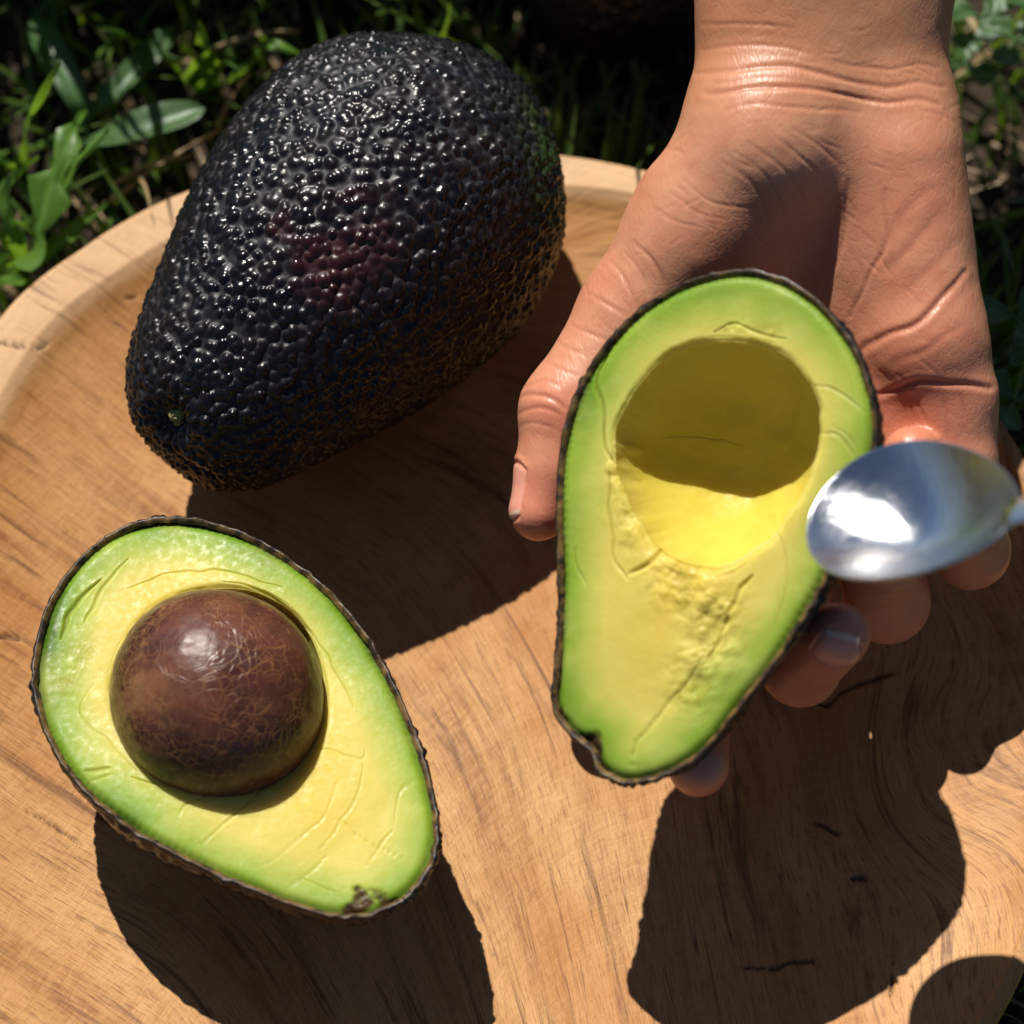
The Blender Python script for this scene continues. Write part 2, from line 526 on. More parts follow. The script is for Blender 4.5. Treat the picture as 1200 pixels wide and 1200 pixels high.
def build_bowl():
    pix = [(0, 366), (100, 284), (200, 228), (330, 190), (500, 172), (690, 184), (860, 232), (1010, 322),
           (1120, 430), (1200, 535), (1252, 690), (1272, 840), (1245, 1010), (1172, 1192), (1030, 1360),
           (820, 1490), (560, 1540), (300, 1500), (70, 1390), (-90, 1210), (-165, 990), (-160, 760), (-100, 540)]
    rim = np.array([P(x, y, RIM_Z)[:2] for x, y in pix])
    c = rim.mean(0)
    dense = catmull(rim, 40)
    ang = np.arctan2(dense[:, 1] - c[1], dense[:, 0] - c[0])
    rad = np.linalg.norm(dense - c, axis=1)
    o = np.argsort(ang)
    ang, rad = ang[o], rad[o]
    NA, NR = 960, 290
    A = np.linspace(-math.pi, math.pi, NA, endpoint=False)
    R = np.interp(A, ang, rad, period=2 * math.pi)
    wd = np.cos(A - math.radians(145))
    lip = 0.32 + 0.80 * sstep(-0.2, 0.75, wd)          # broad flat rim at the upper left, narrow elsewhere
    s = np.linspace(0.0, 1, NR)
    rows = []
    rimf = []
    for si in s:                                         # hollow inside
        r = (R - lip) * si
        z = 1.44 * si ** 4.0 + 0.06 * sstep(0.95, 1.0, np.array([si]))[0]
        rows.append((r, np.full(NA, z)))
        rimf.append(sstep(0.35, 0.8, lip) * float(sstep(0.975, 1.0, np.array([si]))[0]))
    for k in np.linspace(0.06, 1, 26):                     # flat rim, rounded on both edges
        r = R - lip + lip * k
        z = RIM_Z - 0.05 + 0.05 * math.sin(min(k / 0.10, 1) * math.pi / 2) + 0.03 * k - 0.22 * max(0, (k - 0.85) / 0.15) ** 2
        rows.append((r, np.full(NA, z)))
        rimf.append(sstep(0.35, 0.8, lip))
    for k in np.linspace(0.08, 1, 22):                   # outer wall, narrowing to the foot
        r = R + 0.10 * math.sin(k * math.pi) - 3.4 * k ** 2.2
        z = RIM_Z - 0.33 - k * (RIM_Z - 0.33 - GROUND_Z - 0.02)
        rows.append((r, np.full(NA, z)))
        rimf.append(np.full(NA, 0.0))
    X = np.stack([np.stack([c[0] + r * np.cos(A), c[1] + r * np.sin(A), z], -1) for r, z in rows])
    F = np.stack(rimf)
    flat = X.reshape(-1, 3)
    # hand-carved unevenness
    flat[:, 2] += 0.05 * fbm(flat[:, :2], 0.16, 3, 5) * (flat[:, 2] > -0.5)
    flat[:, 2] += 0.012 * fbm(flat[:, :2], 1.4, 2, 8)
    px = project(flat)
    crack = np.zeros(len(flat))
    cracks = [([(30, 950), (62, 966), (95, 990)], 0.05), ([(0, 745), (22, 752)], 0.06), ([(0, 1010), (40, 1035), (80, 1062)], 0.035),
              ([(0, 405), (62, 404)], 0.06), ([(22, 410), (60, 450), (92, 478)], 0.035), ([(95, 335), (150, 395)], 0.03),
              ([(148, 348), (165, 352)], 0.06), ([(868, 1134), (905, 1131), (960, 1128)], 0.05),
              ([(955, 968), (968, 972), (982, 978)], 0.10), ([(995, 1031), (1018, 1029)], 0.10),
              ([(985, 815), (1008, 805), (1025, 796), (1052, 790)], 0.12), ([(1045, 1130), (1042, 1172)], 0.06),
              ([(700, 935), (706, 1010), (712, 1090), (722, 1195)], 0.018), ([(940, 830), (985, 818)], 0.07),
              ([(205, 880), (228, 915)], 0.04), ([(150, 1050), (200, 1085)], 0.03), ([(0, 890), (34, 905)], 0.03),
              ([(15, 1095), (70, 1135), (110, 1170)], 0.03), ([(560, 800), (600, 870), (640, 980)], 0.012),
              ([(1130, 880), (1150, 960), (1165, 1040)], 0.012), ([(10, 560), (60, 590), (120, 640)], 0.025)]
    wig = np.stack([vnoise(flat[:, :2], 3.0, 3), vnoise(flat[:, :2], 3.0, 4)], -1) * 5.0
    for line, w in cracks:
        if w < 0.05:
            continue
        w = max(w * 1.15, 0.065)
        m = (px[:, 0] > min(p[0] for p in line) - 40) & (px[:, 0] < max(p[0] for p in line) + 40) & \
            (px[:, 1] > min(p[1] for p in line) - 40) & (px[:, 1] < max(p[1] for p in line) + 40) & (flat[:, 2] > -0.6)
        if not m.any():
            continue
        d, t = seg_dist(px[m] + wig[m], line)
        ww = w * 57 * (0.35 + 0.65 * np.sin(np.clip(t, 0.03, 0.97) * math.pi)) * (0.75 + 0.5 * vnoise(flat[m][:, :2], 6.0, 9))
        crack[m] = np.maximum(crack[m], 1 - sstep(0.25, 1.0, d / np.maximum(ww, 0.5)))
    flat[:, 2] -= 0.07 * crack
    # grain: diagonal on the left, upright on the right, swirling round the knot
    x, y = flat[:, 0], flat[:, 1]
    w = 1 - sstep(-7.0, 5.0, x)
    phi = 0.62 * x + (0.10 + 0.9 * w) * y + 0.25 * fbm(flat[:, :2], 0.22, 2, 21)
    k = P(1090, 900, 0.3)
    kd = np.hypot(x - k[0], (y - k[1]) * 0.8)
    phi = phi + 0.40 * np.exp(-(kd / 2.6) ** 2) * np.sin(kd * 1.5 + 0.6)
    psi = y * (1 - 0.45 * w) - x * (0.15 + 0.7 * w)
    o = mesh_obj('wooden_bowl', flat, grid_faces(len(rows), NA, True, True), WOOD,
                 attrs={'phi': phi, 'psi': psi, 'crack': crack, 'rim': F.ravel()})
    o['label'] = 'shallow round tan wooden bowl carrying the avocados on the grass'
    o['category'] = 'bowl'
    # close the middle of the hollow and the foot
    return o, c, R, A


bowl, BC, BR, BA = build_bowl()


# ------------------------------------------------------------------ avocados
def add_bumps(X, N, spacing_of, hgt, jitter=0.24, seed=0, wrap=True, rmul=0.68, tw=None):
    """raise round pebbles on a (t, theta) grid of points; returns displaced points and 0..1 height"""
    rng = np.random.default_rng(seed)
    nu, nv = X.shape[:2]
    H = np.zeros((nu, nv))
    XW = X + 0.014 * np.stack([vnoise(X.reshape(-1, 3), 7.0, 200 + k) for k in range(3)], -1).reshape(X.shape)
    arc = np.concatenate([[0], np.cumsum(np.linalg.norm(np.diff(X.mean(1) if False else X[:, nv // 2], axis=0), axis=1))])
    s = 0.03
    total = arc[-1]
    row = 0
    while s < total:
        i = int(np.searchsorted(arc, s))
        i = min(max(i, 1), nu - 2)
        sp = spacing_of(s / total)
        ring = X[i]
        seg = np.linalg.norm(np.diff(np.concatenate([ring, ring[:1]]) if wrap else ring, axis=0), axis=1)
        circ = seg.sum()
        n = max(3, int(circ / sp))
        phase = rng.random()
        cum = np.concatenate([[0], np.cumsum(seg)])
        for q in range(n):
            if rng.random() < 0.05:
                continue
            pos = ((q + phase + rng.normal() * jitter) / n % 1.0) * circ
            j = int(np.searchsorted(cum, pos)) % nv
            ii = int(np.clip(np.searchsorted(arc, s + rng.normal() * jitter * sp), 1, nu - 2))
            c = X[ii, j]
            R = sp * rmul * rng.uniform(0.66, 1.25)
            amp = rng.uniform(0.50, 1.15)
            du = max(arc[min(ii + 1, nu - 1)] - arc[ii], 1e-4)
            ring_i = X[ii]
            dv = max(np.linalg.norm(ring_i[(j + 1) % nv] - ring_i[j]), 1e-4)
            a = int(min(R * 1.5 / du + 2, 60))
            b = int(min(R * 1.5 / dv + 2, nv // 2))
            i0, i1 = max(0, ii - a), min(nu, ii + a + 1)
            js = np.arange(j - b, j + b + 1)
            js = js % nv if wrap else js[(js >= 0) & (js < nv)]
            d = XW[i0:i1][:, js] - c
            # stretch each pebble a little in a random direction
            ax = rng.normal(size=3)
            ax /= np.linalg.norm(ax)
            k = rng.uniform(0.0, 0.25)
            dd = (d * d).sum(-1) - k * (d @ ax) ** 2
            h = amp * np.clip(1 - dd / (R * R), 0, None) ** 1.05
            sub = H[i0:i1][:, js]
            mx = (sub ** 9 + h ** 9) ** (1 / 9)
            H[np.ix_(np.arange(i0, i1), js)] = mx
        s += sp * 0.84
        row += 1
    H = np.clip(H, 0, 1.3)
    return X + N * (hgt * H)[..., None], H


def profile(t):
    """radius of the whole avocado along its length, blunt end t=0 to stem t=1"""
    ks = np.array([0.0, 0.02, 0.06, 0.12, 0.2, 0.3, 0.4, 0.5, 0.6, 0.7, 0.8, 0.88, 0.94, 0.98, 1.0])
    rs = np.array([0.0, 0.21, 0.44, 0.66, 0.865, 0.978, 1.0, 0.964, 0.886, 0.782, 0.668, 0.565, 0.442, 0.285, 0.0])
    d = catmull(np.stack([ks, rs], -1), 10, closed=False)
    return np.interp(t, d[:, 0], np.maximum(d[:, 1], 0))


def whole_avocado(label, A, B, rmax, seed, nu=420, nv=760, patches=(), spacing=0.205, stem_px=None, sheen_amt=1.0, sheen_at=(0, 0, 0)):
    """A: centre of blunt end, B: stem end (cm)"""
    A, B = np.asarray(A, float), np.asarray(B, float)
    ax = B - A
    L = np.linalg.norm(ax)
    ax = ax / L
    e1 = np.cross(ax, [0, 0, 1.0])
    e1 /= np.linalg.norm(e1)
    e2 = np.cross(e1, ax)
    # even spacing along the outline
    tt = 0.5 - 0.5 * np.cos(np.linspace(0, math.pi, 4000))
    rr = profile(tt) * rmax
    arc = np.concatenate([[0], np.cumsum(np.hypot(np.diff(tt) * L, np.diff(rr)))])
    t = np.interp(np.linspace(0.0, arc[-1], nu), arc, tt)
    r = np.maximum(np.interp(t, tt, rr), 0.004)
    th = np.linspace(0, 2 * math.pi, nv, endpoint=False)
    lop = 1 + 0.018 * np.cos(th - 0.6)[None, :] * np.sin(t * math.pi)[:, None]
    X = A + ax * (t * L)[:, None, None] + (r[:, None] * lop)[..., None] * (
        np.cos(th)[None, :, None] * e1 + np.sin(th)[None, :, None] * e2)
    X = X + 0.05 * vnoise(X.reshape(-1, 3), 0.5, seed).reshape(nu, nv)[..., None] * (X - (A + ax * (t * L)[:, None, None])) / rmax
    N = -grid_normals(X, True)
    out = X - (A + ax * (t * L)[:, None, None])
    if (N[nu // 2] * out[nu // 2]).sum() < 0:
        N = -N
    N[0], N[-1] = -ax, ax
    X2, H = add_bumps(X, N, lambda q: spacing * (0.72 + 0.40 * math.sin(min(max(q, 0.02), 1) * math.pi) ** 0.7), 0.092, seed=seed)
    flat = X2.reshape(-1, 3)
    Hn = H.ravel()
    flat = flat + N.reshape(-1, 3) * (0.012 * fbm(flat, 5.0, 2, seed + 3))[:, None]
    # stem dimple
    SC, SN = B, ax
    if stem_px is not None:
        base = X.reshape(-1, 3)
        cand = np.linalg.norm(project(base) - np.array(stem_px), axis=1) + 1e3 * ((N.reshape(-1, 3) @ FWD) > -0.05)
        SC, SN = base[cand.argmin()], N.reshape(-1, 3)[cand.argmin()]
    d = np.linalg.norm(X.reshape(-1, 3) - SC, axis=1)
    e3 = (X.reshape(-1, 3) - SC)
    f1_ = np.cross(SN, [0.3, 0.2, 0.9])
    sp_ang = np.arctan2(e3 @ f1_, e3 @ np.cross(SN, f1_))
    flat = flat - SN * (0.36 * np.exp(-(d / 0.40) ** 2) + 0.03 * np.sin(sp_ang * 17) * np.exp(-((d - 0.45) / 0.28) ** 2))[:, None]
    red = np.zeros(len(flat))
    grn = np.zeros(len(flat))
    for kind, c, rad in patches:
        dd = np.linalg.norm(flat - c, axis=1) / rad + 0.45 * fbm(flat, 1.3, 3, 40)
        (red if kind == 'red' else grn)[:] = np.maximum(red if kind == 'red' else grn, 1 - sstep(0.35, 1.05, dd))
    bloom_sheen = sheen_amt * np.clip(1.15 - np.linalg.norm(flat - np.asarray(sheen_at), axis=1) / 5.2 + 0.40 * fbm(flat, 0.45, 3, 51), 0.03, 1)  # waxy grey centred on the sunlit top, also painting in its broad sheen
    root = thing('avocado', label, 'avocado', (A + B) / 2 * np.array([1, 1, 0]) + np.array([0, 0, min(flat[:, 2])]))
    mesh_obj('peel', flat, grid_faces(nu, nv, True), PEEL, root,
             attrs={'hgt': Hn, 'red': red, 'grn': grn, 'lip': np.zeros(len(flat)), 'bloom_sheen': bloom_sheen})
    f1 = np.cross(SN, [0.3, 0.2, 0.9])
    f1 /= np.linalg.norm(f1)
    f2 = np.cross(SN, f1)
    n, k = 28, 7
    pts = []
    for i in range(k):
        q = i / (k - 1)
        for j in range(n):
            a = 2 * math.pi * j / n
            rr_ = (0.02 + 0.17 * q) * (1 + 0.16 * math.sin(3 * a + 1) + 0.07 * math.sin(7 * a))
            hgt = -0.19 + 0.05 * (1 - q * q) - 0.10 * q ** 4 + 0.02 * math.sin(5 * a + 4 * q)
            pts.append(SC + SN * hgt + rr_ * (math.cos(a) * f1 + math.sin(a) * f2))
    mesh_obj('stem_scar', pts, grid_faces(k, n, True), STEM, root)
    return root


# whole avocado lying in the bowl, blunt end far right, stem end near left
aB = P(598, 95, 4.0)
aT = P(196, 535, 3.4)
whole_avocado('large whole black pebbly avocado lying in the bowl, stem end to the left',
              aB, aT, 3.55, 3, stem_px=(197, 494), sheen_amt=0.7, sheen_at=P(430, 140, 7.0), patches=(('red', P(400, 285, 6.6), 1.25), ('red', P(385, 330, 6.2), 1.0), ('red', P(330, 390, 5.0), 0.9),
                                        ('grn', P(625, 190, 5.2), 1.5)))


class Half:
    """half an avocado: outline in pixels laid on its cut plane"""

    def __init__(self, outline, c, n, top, tip):
        self.c = np.asarray(c, float)
        self.n = np.asarray(n, float) / np.linalg.norm(n)
        pts = np.array([self.onplane(p) for p in outline])
        a, b = self.onplane(top), self.onplane(tip)
        self.u = (b - a) / np.linalg.norm(b - a)
        self.v = np.cross(self.n, self.u)
        self.o2 = catmull(np.array([self.uv(p) for p in pts]), 30)
        # two sides
        i0, i1 = self.o2[:, 0].argmin(), self.o2[:, 0].argmax()
        self.u0, self.u1 = self.o2[i0, 0], self.o2[i1, 0]
        roll = np.roll(self.o2, -i0, 0)
        k = (i1 - i0) % len(self.o2)
        s1 = roll[:k + 1]
        s2 = np.concatenate([roll[k:], roll[:1]])[::-1]
        self.sides = [np.maximum.accumulate(s[:, 0]) for s in (s1, s2)], [s1[:, 1], s2[:, 1]]

    def onplane(self, p):
        d = ray(*p)
        return CAM + d * (((self.c - CAM) @ self.n) / (d @ self.n))

    def uv(self, w):
        q = np.asarray(w) - self.c
        return np.stack([q @ self.u, q @ self.v], -1)

    def xyz(self, uv, h=0.0):
        uv = np.asarray(uv)
        h = np.asarray(h)
        return self.c + uv[..., :1] * self.u + uv[..., 1:2] * self.v + h[..., None] * self.n

    def px2uv(self, line):
        return np.array([self.uv(self.onplane(p)) for p in line])

    def widths(self, u):
        a = np.interp(u, self.sides[0][0], self.sides[1][0])
        b = np.interp(u, self.sides[0][1], self.sides[1][1])
        return a, b

    def inside_field(self, p, k):
        """about the signed distance of points to the body under the cut"""
        q = p - self.c
        u, v, n = q @ self.u, q @ self.v, q @ self.n
        a, b = self.widths(np.clip(u, self.u0 + 0.05, self.u1 - 0.05))
        vc, w = (a + b) / 2, np.maximum(abs(a - b) / 2, 0.2)
        r = np.sqrt(((v - vc) / w) ** 2 + (n / (k * w)) ** 2)
        d = (r - 1) * w
        d = np.maximum(d, np.maximum(self.u0 - u, u - self.u1))
        return np.maximum(d, n)

    def column(self, p):
        """the space straight in front of the cut"""
        q = p - self.c
        u, v, n = q @ self.u, q @ self.v, q @ self.n
        a, b = self.widths(np.clip(u, self.u0 + 0.05, self.u1 - 0.05))
        vc, w = (a + b) / 2, np.maximum(abs(a - b) / 2, 0.2)
        d = np.maximum(abs(v - vc) - w, np.maximum(self.u0 - u, u - self.u1))
        return np.maximum(d, -n - 0.1)

    def peel(self, root, k, seed, nu=330, nv=230, spacing=0.2, bump=0.075):
        tt = 0.5 - 0.5 * np.cos(np.linspace(0.004, math.pi - 0.004, nu))
        # even arc length
        u = self.u0 + tt * (self.u1 - self.u0)
        a, b = self.widths(u)
        vc, w = (a + b) / 2, (a - b) / 2
        th = np.linspace(0, math.pi, nv)
        V = vc[:, None] + w[:, None] * np.cos(th)
        D = -k * abs(w)[:, None] * np.sin(th)
        U = np.repeat(u[:, None], nv, 1)
        X = self.xyz(np.stack([U, V], -1), D)
        N = grid_normals(X)
        ctr = self.xyz(np.stack([u, vc], -1), np.zeros(nu))[:, None]
        sgn = np.sign(((X - ctr) * N).sum(-1).mean())
        N = N * sgn
        X2, H = add_bumps(X, N, lambda q: spacing * (0.75 + 0.35 * math.sin(min(max(q, 0.02), 1) * math.pi)), bump, seed=seed, wrap=False)
        md = np.clip(0.75 + 0.75 * fbm(X.reshape(-1, 3), 1.1, 3, seed + 4).reshape(nu, nv), 0.1, 1.6)
        X2 = X + (X2 - X) * md[..., None]
        X2 = X2 + N * (0.020 * fbm(X2.reshape(-1, 3), 4.0, 2, seed).reshape(nu, nv))[..., None]
        # lip: the cut edge of the peel turned inwards
        ins = np.array([0.035, 0.075, 0.115, 0.15])
        rows_a, rows_b = [], []
        for q in ins:
            wob = 0.035 * fbm(np.stack([u, u * 0 + q], -1), 2.6, 4, seed + 9)
            for rows, edge, sg in ((rows_a, 0, -1), (rows_b, -1, -1)):
                dirv = X[:, edge] - ctr[:, 0]
                ln = np.maximum(np.linalg.norm(dirv, axis=1, keepdims=True), 1e-6)
                # inward in the plane, square to the outline
                tan = np.gradient(X[:, edge], axis=0)
                tan /= np.maximum(np.linalg.norm(tan, axis=1, keepdims=True), 1e-9)
                inw = np.cross(self.n, tan)
                inw *= -np.sign((inw * dirv).sum(1, keepdims=True) + 1e-12)
                base = X[:, edge] * 0.6 + X2[:, edge] * 0.4
                lift = 0.05 * math.sin(min(q / 0.08, 1) * math.pi / 2) - 0.09 * max(0, q - 0.09) / 0.06 + wob
                rows.append(base + inw * (q - 0.035) + self.n * lift[:, None] - self.n * 0.0)
        G = np.concatenate([np.stack(rows_a[::-1], 1), X2, np.stack(rows_b, 1)], 1)
        m = G.shape[1]
        hg = np.zeros((nu, m)) + 0.9
        hg[:, 4:-4] = H
        lp = np.zeros((nu, m))
        lp[:, :2] = lp[:, -2:] = 1.0
        lp[:, 2] = lp[:, -3] = 0.6
        lp[:, 3] = lp[:, -4] = 0.1
        flat = G.reshape(-1, 3)
        bloom_sheen = np.clip(0.35 + 0.5 * fbm(flat, 0.5, 3, 77), 0.0, 0.8)
        red = np.clip(fbm(flat, 0.6, 3, 31) - 0.45, 0, 0.6)
        f = grid_faces(nu, m, flip=sgn < 0)
        return mesh_obj('peel', flat, f, PEEL, root, attrs={
            'hgt': hg, 'red': red, 'grn': np.clip(fbm(flat, 1.1, 3, 61) - 0.6, 0, 0.5), 'lip': lp, 'bloom_sheen': bloom_sheen})

    def flesh(self, root, cav, depth, sink, grooves=(), rough=(), seed=0, na=640, n1=70, n2=125, hollow_yellow=1.0, power=2.1, hue=0.0, tears=(), scars=(), gentle=0.0, ragged=0.0):
        cuv = catmull(self.px2uv(cav), 30)
        c0 = cuv.mean(0)

        def polar(o):
            d = o - c0
            a = np.arctan2(d[:, 1], d[:, 0])
            r = np.hypot(d[:, 0], d[:, 1])
            s = np.argsort(a)
            return a[s], r[s]
        A = np.linspace(-math.pi, math.pi, na, endpoint=False)
        Rc = np.interp(A, *polar(cuv), period=2 * math.pi)
        Ro = np.interp(A, *polar(self.o2), period=2 * math.pi)
        # inset square to the outline
        ox = c0 + Ro[:, None] * np.stack([np.cos(A), np.sin(A)], -1)
        tn = np.roll(ox, -1, 0) - np.roll(ox, 1, 0)
        tn /= np.linalg.norm(tn, axis=1, keepdims=True)
        nr = np.stack([tn[:, 1], -tn[:, 0]], -1)
        nr *= np.sign((nr * (ox - c0)).sum(1, keepdims=True))
        ox = ox - nr * 0.085
        dirv = np.stack([np.cos(A), np.sin(A)], -1)
        rag = ragged * fbm(np.stack([np.cos(A), np.sin(A)], -1) * 2.2, 1.6, 4, seed + 80)
        cx = c0 + (Rc * (1 + rag))[:, None] * dirv
        rows, cavf = [], []
        s1 = np.sin(np.linspace(0.0, 1, n1) * math.pi / 2)
        for s in s1:
            rows.append(c0 + (Rc * (1 + rag * s ** 8) * s)[:, None] * dirv)
            cavf.append(np.full(na, s))
        for s in np.linspace(0, 1, n2 + 1)[1:] ** 1.05:
            rows.append(cx + (ox - cx) * s)
            cavf.append(np.full(na, 1.0 + s))
        UV = np.stack(rows)
        CF = np.stack(cavf)
        flat = UV.reshape(-1, 2)
        cf = CF.ravel()
        # distance to the outline
        ol = self.o2[::4]
        edge = np.full(len(flat), 9.0)
        for ch in np.array_split(np.arange(len(flat)), 40):
            edge[ch] = np.sqrt(((flat[ch][:, None] - ol[None]) ** 2).sum(-1)).min(1)
        px_r = np.clip(cf, 0, 1)
        h = -depth * np.clip(1 - px_r ** power, 0, 1) ** (1 / power)
        # the wall towards the stem end slopes gently
        dq = flat - c0
        gen = gentle * np.clip(dq[:, 0] / np.maximum(np.hypot(dq[:, 0], dq[:, 1]), 1e-6), 0, 1) ** 1.5
        h = h * (1 - gen) - gen * depth * np.clip(1 - px_r ** 1.9, 0, 1)
        out = np.clip(cf - 1, 0, 1)
        h = h - 0.05 * np.exp(-(np.maximum(cf - 1, 0) / 0.05) ** 2) * (cf >= 1)      # soft lip of the hollow
        h = h + 0.045 * fbm(flat, 0.45, 2, seed) * (cf > 1) * sstep(0, 0.1, out)
        h = h + 0.004 * fbm(flat, 3.2, 3, seed + 5)
        h = h + np.where(cf < 1.05, 0.03 * fbm(flat, 1.6, 4, seed + 8), 0)
        h = h - 0.10 * np.exp(-((edge - 0.085) / 0.10) ** 2) - sink * 0
        crk = np.zeros(len(flat))
        for line, w, dp, dark in grooves:
            L = catmull(self.px2uv(line), 8, closed=False)
            lo, hi = L.min(0) - 0.3, L.max(0) + 0.3
            m = np.all((flat > lo) & (flat < hi), 1) & (cf > (0.0 if dark < 0 else 0.97))
            if not m.any():
                continue
            wob = np.stack([vnoise(flat[m], 3.5, 71), vnoise(flat[m], 3.5, 72)], -1) * 0.035
            d, t = seg_dist(flat[m] + wob, L)
            ww = w * (0.45 + 0.55 * np.sin(np.clip(t, 0.02, 0.98) * math.pi))
            g = np.exp(-(d / ww) ** 2)
            h[m] -= dp * g
            # one bank of a cut stands a little proud
            h[m] += 0.12 * dp * np.exp(-((d - 2.0 * ww) / (1.3 * ww)) ** 2)
            crk[m] = np.maximum(crk[m], 0.6 * abs(dark) * g)
        for line, rad, amp in rough:
            L = self.px2uv(line)
            d, t = seg_dist(flat, L)
            k = np.exp(-(d / rad) ** 2) * (cf > 0.9)
            rg = fbm(flat, 2.6, 4, seed + 30)
            h += amp * k * (np.round(rg * 3) / 3 * 0.6 + 0.4 * fbm(flat, 7.0, 3, seed + 33))
            crk = np.maximum(crk, 0.35 * k * (rg < -0.25))
        for (p, rad, amp) in tears:
            q = self.px2uv([p])[0]
            d = np.linalg.norm(flat - q, axis=1)
            h += amp * np.exp(-(d / rad) ** 4)
        scar = np.zeros(len(flat))
        for p, rad in scars:
            q = self.px2uv([p])[0]
            d = np.linalg.norm(flat - q, axis=1) / rad + 0.5 * fbm(flat, 4.0, 3, 88)
            k = 1 - sstep(0.45, 0.95, d)
            scar = np.maximum(scar, k)
        h += scar * (0.07 * fbm(flat, 5.0, 3, 90) - 0.03)
        cavc = hollow_yellow * (1 - sstep(0.86, 1.10, cf + 0.05 * fbm(flat, 2.5, 3, seed + 70)))
        X = self.xyz(flat, h)
        f = grid_faces(len(rows), na, True)
        cx_ = np.cross(X[na] - X[0], X[1] - X[0])
        return mesh_obj('flesh', X, f if True else f, FLESH, root, attrs={
            'edge': edge, 'cav': cavc, 'crk': crk, 'scar': scar, 'hue': np.full(len(flat), hue) + 0.20 * fbm(flat, 0.55, 3, seed + 60)})


# --- half with the pit, lying on its back in the bowl
out1 = [(205, 606), (150, 616), (98, 650), (60, 700), (40, 765), (40, 815), (56, 868), (92, 922), (150, 972), (215, 1008),
        (280, 1038), (340, 1062), (395, 1076), (440, 1072), (482, 1048), (508, 1010), (514, 965), (502, 905), (480, 840),
        (452, 780), (418, 728), (378, 684), (330, 648), (270, 619)]
h1c = P(280, 840, 3.75)
half1 = Half(out1, h1c, (0.03, -0.02, 1.0), (135, 640), (470, 1062))
root1 = thing('avocado_half', 'avocado half with its brown pit, lying cut side up on the bowl', 'avocado half', h1c * np.array([1, 1, 0]))
half1.peel(root1, 0.98, 21)
g1 = [([(232, 925), (180, 918), (155, 912)], 0.022, 0.03, 0.5), ([(235, 990), (265, 965), (300, 935), (322, 905)], 0.018, 0.03, 0.35),
      ([(208, 962), (216, 944), (245, 930), (262, 920)], 0.018, 0.03, 0.35), ([(118, 678), (84, 712), (70, 748)], 0.035, 0.05, 0.5),
      ([(372, 1000), (400, 962), (420, 925), (424, 895)], 0.016, 0.025, 0.35), ([(330, 1048), (365, 1020), (382, 1002)], 0.016, 0.025, 0.4),
      ([(430, 1012), (445, 990), (460, 972)], 0.016, 0.025, 0.4), ([(300, 1020), (345, 990), (380, 955), (395, 915)], 0.014, 0.02, 0.25),
      ([(395, 960), (435, 990), (470, 1005)], 0.014, 0.02, 0.3), ([(462, 968), (468, 930), (490, 912)], 0.016, 0.02, 0.3),
      ([(100, 905), (128, 900)], 0.03, 0.04, 0.4), ([(104, 915), (130, 908)], 0.02, 0.03, 0.4),
      ([(110, 800), (95, 835), (130, 870), (160, 905)], 0.015, 0.012, 0.1), ([(150, 690), (200, 672), (260, 670), (330, 690)], 0.02, 0.02, 0.15),
      ([(260, 682), (300, 690), (345, 720), (385, 770), (415, 830)], 0.02, 0.022, 0.12), ([(150, 655), (120, 690), (100, 730)], 0.03, 0.03, 0.2),
      ([(360, 870), (420, 890), (430, 878)], 0.02, 0.02, 0.2), ([(345, 1025), (390, 1045), (410, 1058)], 0.015, 0.02, 0.3)]
cav1 = [(248, 690), (190, 708), (148, 752), (130, 808), (148, 862), (200, 908), (260, 925), (322, 912), (362, 880), (380, 828),
        (374, 770), (348, 722), (302, 694)]
half1.flesh(root1, cav1, 1.9, 0, g1, rough=(([(95, 760), (75, 800)], 0.25, 0.02),), seed=4, hollow_yellow=0.55, hue=0.0, scars=(((428, 1058), 0.30), ((452, 1062), 0.28), ((408, 1068), 0.22)))


def build_pit(half, root, centre_px, lift, r, seed):
    c = half.onplane(centre_px) + half.n * lift
    nu, nv = 150, 260
    t = np.linspace(0.005, math.pi - 0.005, nu)
    p = np.linspace(0, 2 * math.pi, nv, endpoint=False)
    prof = np.sin(t) ** 0.97
    X = np.stack([np.cos(t)[:, None] + 0 * p, prof[:, None] * np.cos(p), prof[:, None] * np.sin(p)], -1)
    X = X * np.array(r)
    X[..., 0] *= 1 + 0.05 * (X[..., 0] > 0)
    W = c + X[..., :1] * half.u + X[..., 1:2] * half.v + X[..., 2:] * half.n
    flat = W.reshape(-1, 3)
    nrm = (flat - c) / np.linalg.norm(flat - c, axis=1, keepdims=True)
    flat = flat + nrm * (0.06 * fbm(flat, 0.5, 2, seed) + 0.010 * fbm(flat, 4.0, 3, seed + 2))[:, None]
    dent = P(268, 752, c[2] + 1.7)
    flat = flat - nrm * (0.09 * np.exp(-(np.linalg.norm(flat - dent, axis=1) / 0.14) ** 2))[:, None]
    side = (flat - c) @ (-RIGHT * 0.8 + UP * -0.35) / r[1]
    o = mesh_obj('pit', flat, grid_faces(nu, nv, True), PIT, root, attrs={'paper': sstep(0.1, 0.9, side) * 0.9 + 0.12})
    return o


build_pit(half1, root1, (252, 813), -0.05, (2.03, 1.95, 1.92), 5)

